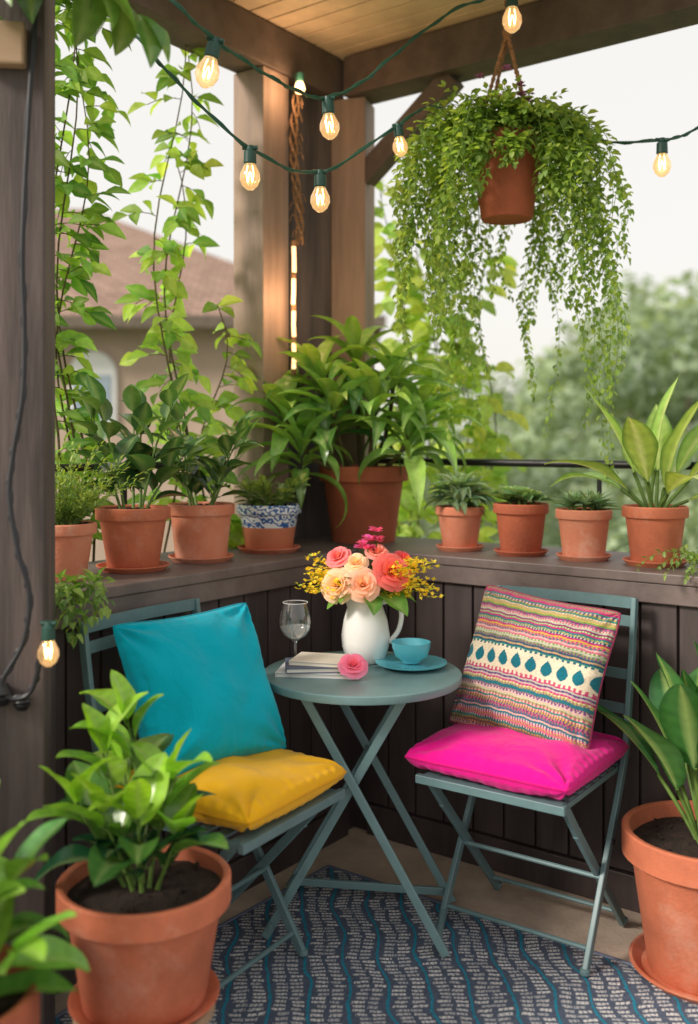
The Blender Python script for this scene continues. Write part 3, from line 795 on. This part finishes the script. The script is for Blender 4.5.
o=m.obj("cut_rose",[M['petal']],None,True,0,loc=(0.012,2.90,zt+0.014)); tag(o,"single pink rose bloom lying on table","flower")

# ------------------------------------------------------------------ string lights
def bulb(parent, pos, tiltx=0.0, tilty=0.0, s=1.0):
    m=MB(); m.lathe([(0.001,-0.105),(0.008,-0.104),(0.020,-0.094),(0.027,-0.078),(0.026,-0.062),(0.018,-0.045),(0.013,-0.034),(0.013,-0.03)],seg=20)
    b=m.obj("light_bulb",[M['bulb']],parent,True,0,loc=pos); b.rotation_euler=(tiltx,tilty,0); b.scale=(s,s,s)
    m=MB(); m.lathe([(0.001,0.012),(0.009,0.011),(0.011,0.0),(0.016,-0.004),(0.017,-0.034),(0.014,-0.038),(0.001,-0.038)],seg=16); m.tube([(-0.02,0,0.006),(0.02,0,0.006)],0.006,8)
    m.obj("socket",[M['socket']],b)
    m=MB()
    pts=catmull([(-0.006,0,-0.04),(-0.009,0,-0.062),(-0.006,0.003,-0.085),(-0.002,0,-0.060),(0.002,0,-0.060),(0.006,-0.003,-0.085),(0.009,0,-0.062),(0.006,0,-0.04)],4)
    m.tube(pts,0.0014,5); m.obj("filament",[M['filament']],b)
    return b
def string(name,pts,bulbs,label,mat='cable',r=0.0042):
    e=root(name,pts[0],label,"string lights"); o=V(pts[0])
    P=[p-o for p in catmull(pts,10)]
    m=MB(); m.tube(P,r,6)
    P2=[p+V((0.006*math.sin(i*0.9),0,0.006*math.cos(i*0.9))) for i,p in enumerate(P)]; m.tube(P2,r*0.7,5)
    m.obj("cable",[M[mat]],e)
    for bp,tx,ty,s in bulbs: bulb(e,V(bp)-o,tx,ty,s)
string("string_light",[(-0.89,3.02,2.90),(-0.62,2.72,2.74),(-0.465,2.6,2.60),(-0.362,2.7,2.536),(-0.24,2.85,2.50),(-0.147,3.0,2.50),(-0.074,3.1,2.516),(0.04,3.2,2.60),(0.168,3.3,2.743),(0.36,3.35,2.90),(0.54,3.28,2.925)],
 [((-0.362,2.7,2.53),0,math.radians(14),1.2),((-0.066,3.1,2.508),0,math.radians(-4),1.15),((0.535,3.28,2.918),0,0,1.2)],"green string light with warm bulbs hung from beams")
string("string_light",[(-0.80,3.0,2.90),(-0.70,2.9,2.70),(-0.585,2.8,2.576),(-0.49,2.9,2.486),(-0.297,3.0,2.332),(-0.091,3.15,2.300),(0.162,3.3,2.4955),(0.30,3.5,2.62),(0.55,3.80,2.62),(0.853,3.5,2.50),(1.033,3.3,2.446),(1.134,3.25,2.47),(1.45,3.1,2.62),(1.62,3.0,2.90)],
 [((-0.297,3.0,2.326),0,0,1.15),((-0.091,3.15,2.294),0,0,1.15),((0.162,3.3,2.49),0,math.radians(-6),0.95),((1.033,3.3,2.44),0,0,1.1)],"green string light with clear bulbs sagging across the opening")
string("string_light",[(-0.73,2.33,2.5),(-0.758,2.325,1.95),(-0.755,2.325,1.72),(-0.757,2.32,1.56),(-0.780,2.325,1.43),(-0.788,2.32,1.33),(-0.765,2.31,1.2),(-0.738,2.31,1.10),(-0.752,2.31,0.99),(-0.800,2.31,0.90),(-0.785,2.31,0.86),(-0.735,2.31,0.875),(-0.705,2.30,0.97),(-0.690,2.295,1.035)],
 [((-0.690,2.295,1.03),0,0,0.9)],"black cable down the post ending in a lit bulb",'blackcable',0.006)
e=root("post_lamp",(-0.19,3.86,2.84),"small warm lit bulb at top of corner post","light")
m=MB(); m.lathe([(0.001,-0.05),(0.016,-0.045),(0.022,-0.03),(0.018,-0.012),(0.012,0.0)],seg=18); m.obj("light_bulb",[emis("lit_bulb_glass",(1,0.62,0.32),2.4)],e,True,0)
m=MB(); m.lathe([(0.001,0.035),(0.016,0.03),(0.018,0.0),(0.013,-0.003)],seg=14); m.tube([(0,0,0.03),(-0.03,0.06,0.045)],0.006,6); m.obj("socket",[M['socket']],e)
ld=bpy.data.lights.new("post_lamp_glow",'POINT'); ld.energy=1.9; ld.color=(1,0.62,0.34); ld.shadow_soft_size=0.03
lo=bpy.data.objects.new("post_lamp_glow",ld); sc0.collection.objects.link(lo); lo.parent=e; lo.location=(0.0,-0.05,-0.03)

# ------------------------------------------------------------------ plants
GRP="potted plants along the ledge"
rng=random.Random(1)
e,z=potted("potted_herb",(-0.828,2.886,ZL),0.098,0.068,0.165,"fine-leaved bushy herb in pale terracotta pot",1,saucer=False,mat='terra2',group=GRP)
m=MB()
for i in range(85):
    a=rng.uniform(0,6.28); P=stem((0.03*math.cos(a),0.03*math.sin(a),z),(math.cos(a)*rng.uniform(0,0.9),math.sin(a)*rng.uniform(0,0.9),1),rng.uniform(0.14,0.29),0.4,6,rng,0.08)
    leafy(m,P,rng,18,0.028,0.012,lambda r,t: mixc(S(80,114,46),S(150,170,66),t),t0=0.15,pitch=60,sr=0.0015,pet=0.0,nseg=3,across=1)
m.obj("foliage",[M['leaf'],M['greenstem']],e,True,0)
e=root("trailing_ivy",(-0.725,2.66,ZL),"trailing ivy sprays hanging over ledge edge","ivy")
m=MB()
for i in range(9):
    P=stem((0.012*i-0.05,0.0,0.01),(rng.uniform(-0.1,0.5),rng.uniform(-0.9,-0.5),rng.uniform(0.3,1.2)),rng.uniform(0.12,0.22),2.0,8,rng,0.1)
    leafy(m,P,rng,12,0.042,0.032,lambda r,t: mixc(S(74,120,56),S(140,170,76),r.random()),t0=0.1,pitch=70,sr=0.0018,pet=0.01,shape='ov',nseg=4)
m.obj("foliage",[M['leaf'],M['greenstem']],e,True,0)
def broad(name,loc,rt,rb,h,label,seed,nst,hh,spread,L,W,ca,cb,nl,mat='terra',sau=True,gm='gloss',sh='ell',group=GRP,pitch=62,droop=0.55,**kw):
    e,z=potted(name,loc,rt,rb,h,label,seed,saucer=sau,mat=mat,group=group)
    rng=random.Random(seed); m=MB()
    for i in range(nst):
        a=2*math.pi*i/nst+rng.uniform(-0.4,0.4); sp=spread*rng.uniform(0.3,1.0)
        P=stem((rt*0.3*math.cos(a),rt*0.3*math.sin(a),0),(math.cos(a)*sp,math.sin(a)*sp,1),hh*rng.uniform(0.6,1.1),0.3,8,rng,0.06)
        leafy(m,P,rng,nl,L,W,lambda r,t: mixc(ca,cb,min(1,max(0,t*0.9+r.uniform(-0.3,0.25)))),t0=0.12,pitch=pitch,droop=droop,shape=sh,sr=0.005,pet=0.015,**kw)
    o=m.obj("foliage",[M[gm],M['greenstem']],e,True,0); o.location=(0,0,z); unrot(e,o)
    return e,z
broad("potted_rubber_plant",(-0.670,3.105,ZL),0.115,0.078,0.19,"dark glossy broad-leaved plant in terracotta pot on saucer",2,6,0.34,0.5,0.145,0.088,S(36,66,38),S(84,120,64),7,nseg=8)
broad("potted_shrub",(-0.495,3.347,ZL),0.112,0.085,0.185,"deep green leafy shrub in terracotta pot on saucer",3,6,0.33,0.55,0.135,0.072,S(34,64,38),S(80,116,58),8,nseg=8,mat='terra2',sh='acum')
broad("potted_jade_plant",(-0.290,3.625,ZL),0.117,0.085,0.165,"small leafy plant in blue patterned white pot",4,12,0.13,1.0,0.055,0.034,S(78,104,52),S(140,158,84),9,mat='bluepot',gm='leaf')
rng=random.Random(8)
e,z=potted("potted_dracaena",(0.058,3.985,ZL),0.177,0.125,0.30,"large arching long-leaved plant in big terracotta pot",8,saucer=False,group=GRP,mat='terra3')
m=MB()
heads=[(-0.03,-0.03,0.48),(0.12,-0.06,0.40),(-0.18,-0.08,0.40),(0.04,-0.16,0.30),(-0.12,-0.17,0.28),(0.22,-0.09,0.27),(-0.31,-0.14,0.26),(-0.24,-0.22,0.13),(0.17,-0.18,0.17)]
for (x,y,zz) in heads:
    P=catmull([(x*0.3,y*0.3,0),(x*0.8,y*0.8,zz*0.5),(x,y,zz)],5)
    m.tube(P,0.009,7,(0.2,0.3,0.1),1)
    nl=18
    for i in range(nl):
        a=i*2.4+rng.uniform(-0.2,0.2); q=i/nl; el=math.radians(10+70*q+rng.uniform(-8,8))
        d=V((math.cos(a)*math.cos(el)+x*0.6,math.sin(a)*math.cos(el)+y*0.6,math.sin(el)))
        leaf(m,(x+0.008*math.cos(a),y+0.008*math.sin(a),zz-0.12*(1-q)),d,rng.uniform(0.26,0.36)*(1-0.28*q),rng.uniform(0.060,0.078),mixc(S(66,116,56),S(158,196,92),min(1,rng.random()*0.65+q*0.45)),rng,droop=rng.uniform(1.3,2.3)*(1.15-0.6*q),n=12,shape='acum',fold=0.28,vary=0.3)
o=m.obj("foliage",[M['gloss'],M['bark']],e,True,0); o.location=(0,0,z); unrot(e,o)
def succ(name,loc,rt,rb,h,label,seed,n,L,W,col,col2,spread=0.9,ros=4,sau=True,sh='ell',hz=0.03,mat=None):
    e,z=potted(name,loc,rt,rb,h,label,seed,saucer=sau,group=GRP,mat=mat or ('terra2' if seed%2 else 'terra'))
    rng=random.Random(seed); m=MB()
    for k in range(ros):
        a0=rng.uniform(0,6.28); r0=rt*0.6*(k>0)*rng.uniform(0.6,1.1); c=V((r0*math.cos(a0),r0*math.sin(a0),hz*rng.uniform(0.5,1.5)))
        m.tube([(c.x*0.5,c.y*0.5,0),c],0.004,6,(0.2,0.3,0.1),1)
        for i in range(n):
            q=i/n; a=i*2.4; el=math.radians(5+70*q+rng.uniform(-8,8))
            d=V((math.cos(a)*math.cos(el),math.sin(a)*math.cos(el),math.sin(el)))
            leaf(m,c,d,L*(1.1-0.5*q)*rng.uniform(0.8,1.1),W,mixc(col,col2,q),rng,droop=spread*(1-q)*0.8,n=5,shape=sh,fold=0.35)
    o=m.obj("foliage",[M['leaf'],M['greenstem']],e,True,0); o.location=(0,0,z); unrot(e,o)
    return e,z
succ("potted_succulent",(0.407,3.667,ZL),0.09,0.062,0.155,"grey-green trailing succulent in small terracotta pot",31,15,0.125,0.034,S(92,126,98),S(168,190,158),ros=9,hz=0.06,spread=1.5)
succ("potted_succulent",(0.605,3.519,ZL),0.097,0.07,0.175,"low round-leaved succulent in terracotta pot",32,16,0.062,0.040,S(84,120,76),S(168,192,134),ros=10,hz=0.035,sh='round',spread=0.2,mat='terra3')
succ("potted_succulent",(0.793,3.378,ZL),0.094,0.07,0.165,"short spiky blue-green succulent in terracotta pot",33,14,0.075,0.016,S(100,138,114),S(168,194,162),ros=10,sh='lance',hz=0.03,spread=0.1)
def rosette(name,loc,rt,rb,h,label,seed,n,L,W,col,rib,edge,pet,el0,el1,sr=None,group=GRP,mat='terra',droop=0.9,sh='ell',gm='gloss',lean=(0,0)):
    e,z=potted(name,loc,rt,rb,h,label,seed,saucer=True,group=group,mat=mat,sr=sr)
    rng=random.Random(seed); m=MB()
    for i in range(n):
        q=i/(n-1); a=i*2.4+rng.uniform(-0.2,0.2); el=math.radians(el0+(el1-el0)*q+rng.uniform(-5,5))
        d=V((math.cos(a)*math.cos(el)+lean[0],math.sin(a)*math.cos(el)+lean[1],math.sin(el)))
        pl=pet*rng.uniform(0.7,1.2)
        P=stem((0.02*math.cos(a),0.02*math.sin(a),0),d+V((0,0,0.4)),pl,0.15,5,rng,0.02)
        m.tube(P,0.006,6,(0.2,0.3,0.1),1)
        t,dd=samp(P,1)
        leaf(m,t,(dd+d)*0.5,L*rng.uniform(0.75,1.1),W*rng.uniform(0.85,1.1),col,rng,droop=droop*rng.uniform(0.5,1.3)*(1.2-0.8*q),n=14,shape=sh,rib=rib,edge=edge,across=3,fold=0.22,wave=0.03,vary=0.15)
    o=m.obj("foliage",[M[gm],M['greenstem']],e,True,0); o.location=(0,0,z); unrot(e,o)
    return e
rosette("potted_dieffenbachia",(0.989,3.231,ZL),0.104,0.075,0.185,"broad pale variegated leaves in terracotta pot on ledge",41,13,0.31,0.100,S(160,188,100),S(226,230,170),S(88,132,56),0.12,12,86,gm='leaf',sh='acum')
e=root("trailing_ivy",(1.12,3.08,ZL),"small trailing green plant on ledge beside terracotta pot","ivy")
m=MB(); rng=random.Random(52)
for i in range(30):
    a=rng.uniform(0,6.28); P=stem((0.02*math.cos(a),0.02*math.sin(a),0.0),(math.cos(a)*0.7,math.sin(a)*0.7,1.6),rng.uniform(0.12,0.26),2.0,7,rng,0.06)
    leafy(m,P,rng,14,0.030,0.018,S(118,148,66),t0=0.2,pitch=75,sr=0.0015,pet=0,nseg=3,across=1)
m.obj("foliage",[M['leaf'],M['greenstem']],e,True,0)

# front-left big pot on low stand
SX,SY=-0.452,2.215
e=root("plant_stand",(SX,SY,0.012),"low round wooden plant stand under terracotta pot","stand")
m=MB(); m.lathe([(0.001,0.175),(0.15,0.175),(0.155,0.18),(0.155,0.195),(0.15,0.20),(0.001,0.20)]); m.obj("top",[M['wood']],e)
for k in range(3):
    a=k*2.094+0.4; m=MB(); m.tube([(0.10*math.cos(a),0.10*math.sin(a),0.175),(0.13*math.cos(a),0.13*math.sin(a),0)],0.012,8); m.obj("leg",[M['wood']],e)
e,z=potted("potted_laurel",(SX,SY,0.212),0.190,0.135,0.27,"bright broad-leaved bush in large terracotta pot",61,sr=0.165,cat="potted plant",rimh=0.22)
rng=random.Random(70); m=MB()
sts=[(-0.10,0.1,1,0.37,8),(-0.35,0.0,1,0.31,7),(0.16,-0.1,1,0.26,7),(-0.6,-0.2,0.9,0.24,6),(0.45,-0.2,0.8,0.17,5),(0.0,-0.5,0.9,0.21,6),(-0.25,0.4,1,0.27,5),(-0.3,-0.4,0.9,0.24,5)]
for x,y,zz,L,k in sts:
    P=stem((x*0.06,y*0.06,0),(x*0.6,y*0.6,zz),L,0.15,8,rng,0.05)
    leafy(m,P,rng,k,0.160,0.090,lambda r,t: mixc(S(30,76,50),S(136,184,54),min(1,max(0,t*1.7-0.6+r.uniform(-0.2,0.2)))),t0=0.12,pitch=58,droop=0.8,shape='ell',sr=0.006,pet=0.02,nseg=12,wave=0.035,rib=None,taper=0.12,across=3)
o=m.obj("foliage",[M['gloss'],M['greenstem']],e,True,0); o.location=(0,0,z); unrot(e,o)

# bottom-left near plant
e,z=potted("potted_foliage_plant",(-0.750,1.80,0.012),0.185,0.13,0.44,"large-leaved bright green plant in terracotta pot",71,sr=0.18,mat='terra3')
rng=random.Random(72); m=MB()
for x,y,zz,L in [(0.3,0,1,0.24),(0.7,-0.1,0.7,0.18),(-0.3,0.2,1,0.32),(0,-0.5,1,0.24),(0.4,0.4,1,0.24),(0.1,0.1,1,0.28)]:
    P=stem((x*0.06,y*0.06,0),(x*0.7,y*0.7,zz),L,0.2,8,rng,0.04)
    leafy(m,P,rng,5,0.190,0.104,lambda r,t: mixc(S(66,120,58),S(142,188,68),r.random()),t0=0.1,pitch=64,droop=0.8,sr=0.006,pet=0.02,nseg=12,wave=0.03,across=3,shape='ell')
o=m.obj("foliage",[M['gloss'],M['greenstem']],e,True,0); o.location=(0,0,z); unrot(e,o)

# right floor pot
rosette("potted_peace_lily",(0.975,2.725,0.004),0.225,0.155,0.38,"tall upright broad striped leaves in large floor pot",83,17,0.32,0.145,S(66,120,62),S(168,192,112),S(46,92,46),0.22,50,90,sr=0.205,group=None,droop=0.55,sh='ell')

# hanging basket
hb=V((0.545,3.45,2.215))
e=root("hanging_planter",hb,"terracotta pot with trailing greenery hung on jute ropes","hanging plant")
m=MB(); m.lathe(pot_prof(0.136,0.088,0.285,0.2)); m.obj("pot",[M['terra3']],e)
m=MB(); m.lathe([(0.001,0.01),(0.06,0.012),(0.12,0)],(0,0,0.252),24); m.obj("soil",[M['soil']],e)
m=MB(); top=V((0.0,0.0,0.645))
for k in range(4):
    a=k*math.pi/2+0.5
    for s_ in (0,math.pi):
        pts=[]
        b0=V((0.139*math.cos(a),0.139*math.sin(a),0.24))
        for i in range(30):
            t=i/29; p=b0.lerp(top,t); p+=V((0.004*math.cos(t*60+s_),0.004*math.sin(t*60+s_),0)); pts.append(p)
        m.tube(pts,0.005,5)
m.tube([(0.141*math.cos(i*0.26),0.141*math.sin(i*0.26),0.235) for i in range(25)],0.005,5,cap=False)
for s_ in (0,2.1,4.2): m.tube([(0.005*math.cos(t*0.8+s_),0.005*math.sin(t*0.8+s_),0.625+t*0.0105) for t in range(21)],0.005,5)
m.lathe([(0.001,0),(0.016,0.005),(0.018,0.02),(0.012,0.035),(0.001,0.04)],(0,0,0.63),10)
m.obj("rope",[M['rope']],e,True,0)
rng=random.Random(93); m=MB()
gc=lambda r,t: mixc(S(70,108,46),S(162,186,92),min(1,max(0,r.random()*0.9+0.05)))
clumps=[(0.10,0.22,1.00,11),(-0.35,0.20,0.80,12),(-0.62,0.15,0.45,9),(0.5,0.18,0.55,7),(3.05,0.20,0.62,12),(3.45,0.22,0.46,12),(3.8,0.14,0.72,9),(2.6,0.18,0.95,9),(1.6,0.14,0.4,5),(2.1,0.16,0.9,7),(1.0,0.18,0.85,8),(-1.0,0.08,0.24,8),(4.15,0.07,0.22,8),(4.75,0.04,0.09,7)]
for a0,reach,ln0,cnt in clumps:
    cx=rng.uniform(-0.06,0.06); cy=rng.uniform(-0.04,0.04)
    for i in range(cnt):
        a=a0+rng.gauss(0,0.13); ln=ln0*(0.3+0.85*rng.random()**0.8); o_=max(reach*rng.uniform(0.35,1.2),0.035)
        sx=0.112*math.cos(a); sy=0.112*math.sin(a); wv=rng.uniform(0,6.28)
        pts=[(sx,sy,0.25),(sx+o_*0.5*math.cos(a),sy+o_*0.5*math.sin(a),0.30+rng.uniform(0,0.09)),(sx+o_*math.cos(a),sy+o_*math.sin(a),0.25)]
        for kk in range(1,6):
            f=kk/5; pts.append((sx+(o_+0.02)*math.cos(a)+cx*f+0.022*math.sin(wv+kk*1.7)*min(1,ln*2),sy+(o_+0.02)*math.sin(a)+cy*f+0.018*math.cos(wv+kk*2.1),0.24-ln*f))
        P=catmull(pts,3)
        leafy(m,P,rng,int(24+ln*70),0.042,0.029,gc,t0=0.02,pitch=80,sr=0.0016,pet=0.004,nseg=3,across=1,droop=0.4,shape='ell',taper=0.5,upb=0.0)
for i in range(150):
    a=rng.uniform(0,6.28); fr=math.sin(a)<-0.2 and abs(math.cos(a))<0.7
    P=stem((0.05*math.cos(a),0.05*math.sin(a),0.26),(math.cos(a)*rng.uniform(0.1,0.8 if fr else 1.7),math.sin(a)*rng.uniform(0.1,0.8 if fr else 1.6),1),rng.uniform(0.12,0.23 if fr else 0.32),1.1 if fr else 1.3,6,rng,0.14)
    leafy(m,P,rng,15,0.038,0.025,gc,t0=0.1,pitch=65,sr=0.0016,pet=0.004,nseg=3,across=1,droop=0.4)
m.obj("trailing_foliage",[M['vine'],M['greenstem']],e,True,0)
for i in range(9):
    m=MB(); c=V((rng.uniform(-0.12,0.06),rng.uniform(-0.20,-0.06),rng.uniform(0.36,0.46)))
    for j in range(9): leaf(m,c,V((math.cos(j*0.7),math.sin(j*0.7),0.2+0.1*j)),0.022,0.016,S(164,76,166),rng,n=2,across=1)
    m.obj("purple_flower",[M['petal']],e,True,0)

# climbing vines
def climber(name,base,tops,label,seed,n,L,W,ca,cb,zb=-3.0,wig=0.05,sh='ell',droop=0.6):
    e=root(name,(base[0],base[1],zb),label,"vine"); rng=random.Random(seed)
    ms=MB(); ml=MB()
    for (x0,y0,x1,y1,z1,z0) in tops:
        pts=[]; k=16
        for i in range(k+1):
            t=i/k; z=z0+(z1-z0)*t
            pts.append(V((x0+(x1-x0)*t+wig*math.sin(t*9+seed+x0*5)-base[0],y0+(y1-y0)*t+wig*0.6*math.cos(t*7+x0*9)-base[1],z-zb)))
        low=V((pts[0].x*0.9,pts[0].y*0.9,0)); 
        P=[low,low.lerp(pts[0],0.5)+V((0.02,0.02,0))]+pts
        ms.tube(P,[0.006]*2+[0.005*(1-0.6*i/k) for i in range(k+1)],6)
        for i in range(n):
            t=(i+rng.random())/n; q,d=samp(pts,min(t,0.999)); a=rng.uniform(0,6.28)
            dd=V((math.cos(a),math.sin(a),rng.uniform(-0.1,0.7)))
            SL=rng.uniform(0.04,0.13)
            Q=stem(q,dd,SL,0.7,4,rng,0.1)
            ms.tube(Q,0.0015,4)
            for j in range(4):
                qq,d2=samp(Q,0.2+0.8*j/3.0)
                sgn=1 if j%2 else -1
                sd=d2.cross(V((0,0,1))); 
                if sd.length<0.01: sd=V((1,0,0))
                sd.normalize()
                v=(d2*0.7+sd*sgn*0.9+V((0,0,rng.uniform(-0.6,0.5)))) if j<3 else d2+V((0,0,rng.uniform(-0.5,0.3)))
                leaf(ml,qq,v,L*rng.uniform(0.7,1.15),W*rng.uniform(0.8,1.1),mixc(ca,cb,rng.random()),rng,droop=droop,n=5,shape=sh,up=V((rng.uniform(-0.5,0.5),-0.7,rng.uniform(0.2,1))).normalized())
    ms.obj("stem",[M['bark']],e,True,0); ml.obj("leaves",[M['vine']],e,True,0)
    return e
G1=S(78,126,54); G2=S(156,190,90)
climber("climbing_vine",(-0.99,3.36),[(-0.95,3.32,-0.93,3.25,3.15,0.9),(-1.0,3.30,-0.99,3.22,3.2,0.9),(-0.90,3.36,-0.95,3.3,3.05,0.9),(-1.04,3.28,-1.0,3.2,3.1,0.9),(-0.97,3.36,-0.90,3.33,2.6,0.9)],"bright green climbing vine on thin stems beside post",5,29,0.094,0.052,G1,G2,sh='acum')
climber("climbing_vine",(-0.70,3.72),[(-0.68,3.66,-0.64,3.60,2.98,0.9),(-0.63,3.70,-0.62,3.62,2.85,0.9),(-0.56,3.74,-0.66,3.64,2.50,0.9),(-0.52,3.78,-0.50,3.72,1.95,0.9)],"yellow-green vine climbing wires outside the ledge",9,23,0.098,0.054,S(96,142,60),S(174,202,100),sh='acum')
climber("climbing_vine",(0.45,4.75),[(0.28,4.7,0.18,4.6,2.68,0.6),(0.38,4.7,0.36,4.65,2.45,0.6),(0.5,4.7,0.52,4.65,2.3,0.6),(0.6,4.7,0.66,4.6,2.35,0.6),(0.3,4.8,0.44,4.7,2.15,0.6),(0.62,4.75,0.58,4.7,1.95,0.6),(0.2,4.8,0.25,4.75,2.35,0.6)],"pale green climbing shrub growing outside the railing",13,30,0.105,0.062,S(128,162,82),S(198,212,122))
e=root("overhanging_branch",(-0.72,2.36,2.60),"dark green broad leaves spilling from post top","branch")
m=MB(); rng=random.Random(17)
for d,L in (((0.9,-0.2,-0.25),0.30),((0.7,-0.5,-0.2),0.22),((0.1,-0.8,0.0),0.16),((-0.5,-0.8,0.0),0.18)):
    P=stem((0,0,0),d,L,0.6,8,rng,0.04)
    leafy(m,P,rng,5,0.17,0.10,lambda r,t: mixc(S(44,80,38),S(108,150,60),r.random()),t0=0.15,pitch=55,droop=1.0,sr=0.004,nseg=10,upb=-0.3,taper=0.1,shape='acum')
m.obj("foliage",[M['gloss'],M['bark']],e,True,0)

# ------------------------------------------------------------------ background
e=root("brown_roof_house",(-4,16,-3),"beige stucco house with brown shingle hip roof","house")
x0,x1,y0,y1=-9.5,4.0,-2.0,5.0
ez=6.15
m=MB(); m.prism([(x0,y0),(x1,y0),(x1,y1),(x0,y1)],0,ez); o=m.obj("wall",[M['stucco']],e,False)
ov=0.5
a=(x0-ov,y0-ov,ez-0.05);b=(x1+ov,y0-ov,ez-0.05);c=(x1+ov,y1+ov,ez-0.05);d=(x0-ov,y1+ov,ez-0.05);r1=(x0+3.5,1.5,ez+2.35);r2=(-0.6,1.5,ez+2.35)
m=MB(); m.add([a,b,c,d,r1,r2],[(0,1,5,4),(1,2,5),(2,3,4,5),(3,0,4),(3,2,1,0)]); m.obj("roof",[M['shingle']],e,False)
m=MB(); m.bar((x0-ov,y0-ov-0.02,ez-0.1),(x1+ov,y0-ov-0.02,ez-0.1),0.1,0.16); m.obj("gutter",[M['trunk']],e,False)
for wx,wz in ((0.42,5.1),(-3.0,5.1),(2.9,5.1),(0.42,2.0),(-3,2.0)):
    m=MB(); m.box((wx,y0-0.03,wz-0.1),(0.66,0.06,0.75)); m.tube([(wx,y0-0.058,wz+0.27),(wx,y0-0.002,wz+0.27)],0.33,24); fr=m.obj("window",[M['trim']],e,False,bevel=0.0)
    for sx in (-0.14,0.14):
        m=MB(); m.box((wx+sx,y0-0.05,wz-0.05),(0.24,0.06,0.62)); m.obj("window_pane",[M['pane']],fr,False)

def make_tree(seed,h,w,col,col2):
    rng=random.Random(seed)
    e=root("background_tree",(0,0,0),"leafy green tree in hazy wood beyond the balcony","tree","trees beyond the balcony")
    m=MB(); m.tube(catmull([(0,0,0),(0.1,0,h*0.3),(-0.05,0.1,h*0.7)],4),[0.28,0.26,0.24,0.22,0.2,0.18,0.14,0.1,0.05],8)
    for k in range(6):
        a=k*1.05; m.tube([(0,0,h*0.25+k*0.3),(math.cos(a)*w*0.3,math.sin(a)*w*0.3,h*0.45+k*0.3)],[0.1,0.04],6)
    m.obj("trunk",[M['trunk']],e)
    m=MB()
    for k in range(60):
        a=rng.uniform(0,6.28); t=rng.random(); rr=w*0.5*math.sqrt(max(0.05,1-(abs(t-0.42)/0.6)**2))*rng.uniform(0.45,1.0)
        c=V((rr*math.cos(a),rr*math.sin(a),h*(0.06+0.88*t))); br=rng.uniform(0.5,1.0)*w*0.14
        sh=rng.uniform(0.70,1.12)
        for j in range(40):
            n_=V((rng.gauss(0,1),rng.gauss(0,1),rng.gauss(0,1))).normalized()
            p=c+n_*br*rng.uniform(0.6,1.1); s_=rng.uniform(0.10,0.22)
            u=n_.orthogonal().normalized(); u=Matrix.Rotation(rng.uniform(0,6),3,n_)@u; v=(n_+V((rng.uniform(-.6,.6),)*3)).cross(u).normalized()
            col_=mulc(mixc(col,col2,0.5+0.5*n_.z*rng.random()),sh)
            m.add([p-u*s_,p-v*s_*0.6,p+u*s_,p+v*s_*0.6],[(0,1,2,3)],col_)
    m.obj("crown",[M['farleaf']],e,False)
    return e
T=[make_tree(1,9.0,6.0,S(124,146,122),S(176,190,160)),make_tree(2,7.5,6.5,S(130,152,126),S(182,194,164)),make_tree(3,10.0,6.0,S(122,144,128),S(172,186,164))]  # crown greens paled and greyed: distance haze is painted into the colour
rng=random.Random(7)
spots=[]
for (px,d,hh) in [(500,34,0.66),(535,30,0.66),(575,33,0.80),(610,28,0.80),(650,30,0.95),(690,27,0.92),(740,30,1.0),(800,28,1.1),(560,22,0.52),(620,21,0.55),(680,20,0.55),(740,21,0.6),(460,24,0.50),(510,18,0.42),(590,16,0.40),(650,15,0.40),(710,15,0.42),(420,38,0.7),(630,40,1.12),(700,42,1.35),(560,42,0.95),(490,44,0.85),(380,42,0.7),(330,44,0.7),(860,30,1.2),(440,15,0.38),(380,16,0.4),(770,42,1.4)]:
    spots.append(((px-349)/1000*d,d,hh))
for i,(x,y,hh) in enumerate(spots):
    t=T[i%3]
    base={0:9.0,1:7.5,2:10.0}[i%3]
    s_=hh*9.0/base
    if i<3: c=t
    else:
        c=t.copy(); bpy.context.scene.collection.objects.link(c)
        for ch in t.children:
            k=ch.copy(); bpy.context.scene.collection.objects.link(k); k.parent=c
    c.location=(x,y,-3.1); c.scale=(s_*1.15,s_*1.15,s_); c.rotation_euler=(0,0,rng.uniform(0,6))

# ------------------------------------------------------------------ light, world, camera
sc=bpy.context.scene
w=bpy.data.worlds.new("World"); sc.world=w; w.use_nodes=True
N=w.node_tree.nodes; L=w.node_tree.links; bg=N["Background"]
sky=N.new("ShaderNodeTexSky"); sky.sky_type='NISHITA'; sky.sun_disc=False
sky.sun_elevation=math.radians(32); sky.sun_rotation=math.radians(240); sky.dust_density=4; sky.air_density=1.0; sky.ozone_density=1.0
mx=N.new("ShaderNodeMix"); mx.data_type='RGBA'; mx.inputs["Factor"].default_value=0.82
ins=[i for i in mx.inputs if i.type=='RGBA']
L.new(sky.outputs[0],ins[0]); ins[1].default_value=(7.3,7.0,6.5,1)
L.new([o for o in mx.outputs if o.type=='RGBA'][0],bg.inputs["Color"]); bg.inputs["Strength"].default_value=0.15
sd=bpy.data.lights.new("sun",'SUN'); sd.energy=3.6; sd.angle=math.radians(13); sd.color=(1,0.92,0.82)
so=bpy.data.objects.new("sun",sd); sc.collection.objects.link(so)
dirv=V((0.76,0.42,-0.53)).normalized()
so.rotation_euler=dirv.to_track_quat('-Z','Y').to_euler()
cd=bpy.data.cameras.new("camera"); co=bpy.data.objects.new("camera",cd); sc.collection.objects.link(co)
co.location=(0,0,1.456); co.rotation_euler=(math.radians(90),0,0)
cd.sensor_width=36; cd.lens=36*1000/1024; cd.shift_y=-72/1024; cd.clip_end=2000; cd.clip_start=0.05
cd.dof.use_dof=True; cd.dof.focus_distance=2.95; cd.dof.aperture_fstop=1.3
sc.camera=co
sc.view_settings.view_transform='Standard'; sc.view_settings.look='None'; sc.view_settings.exposure=0
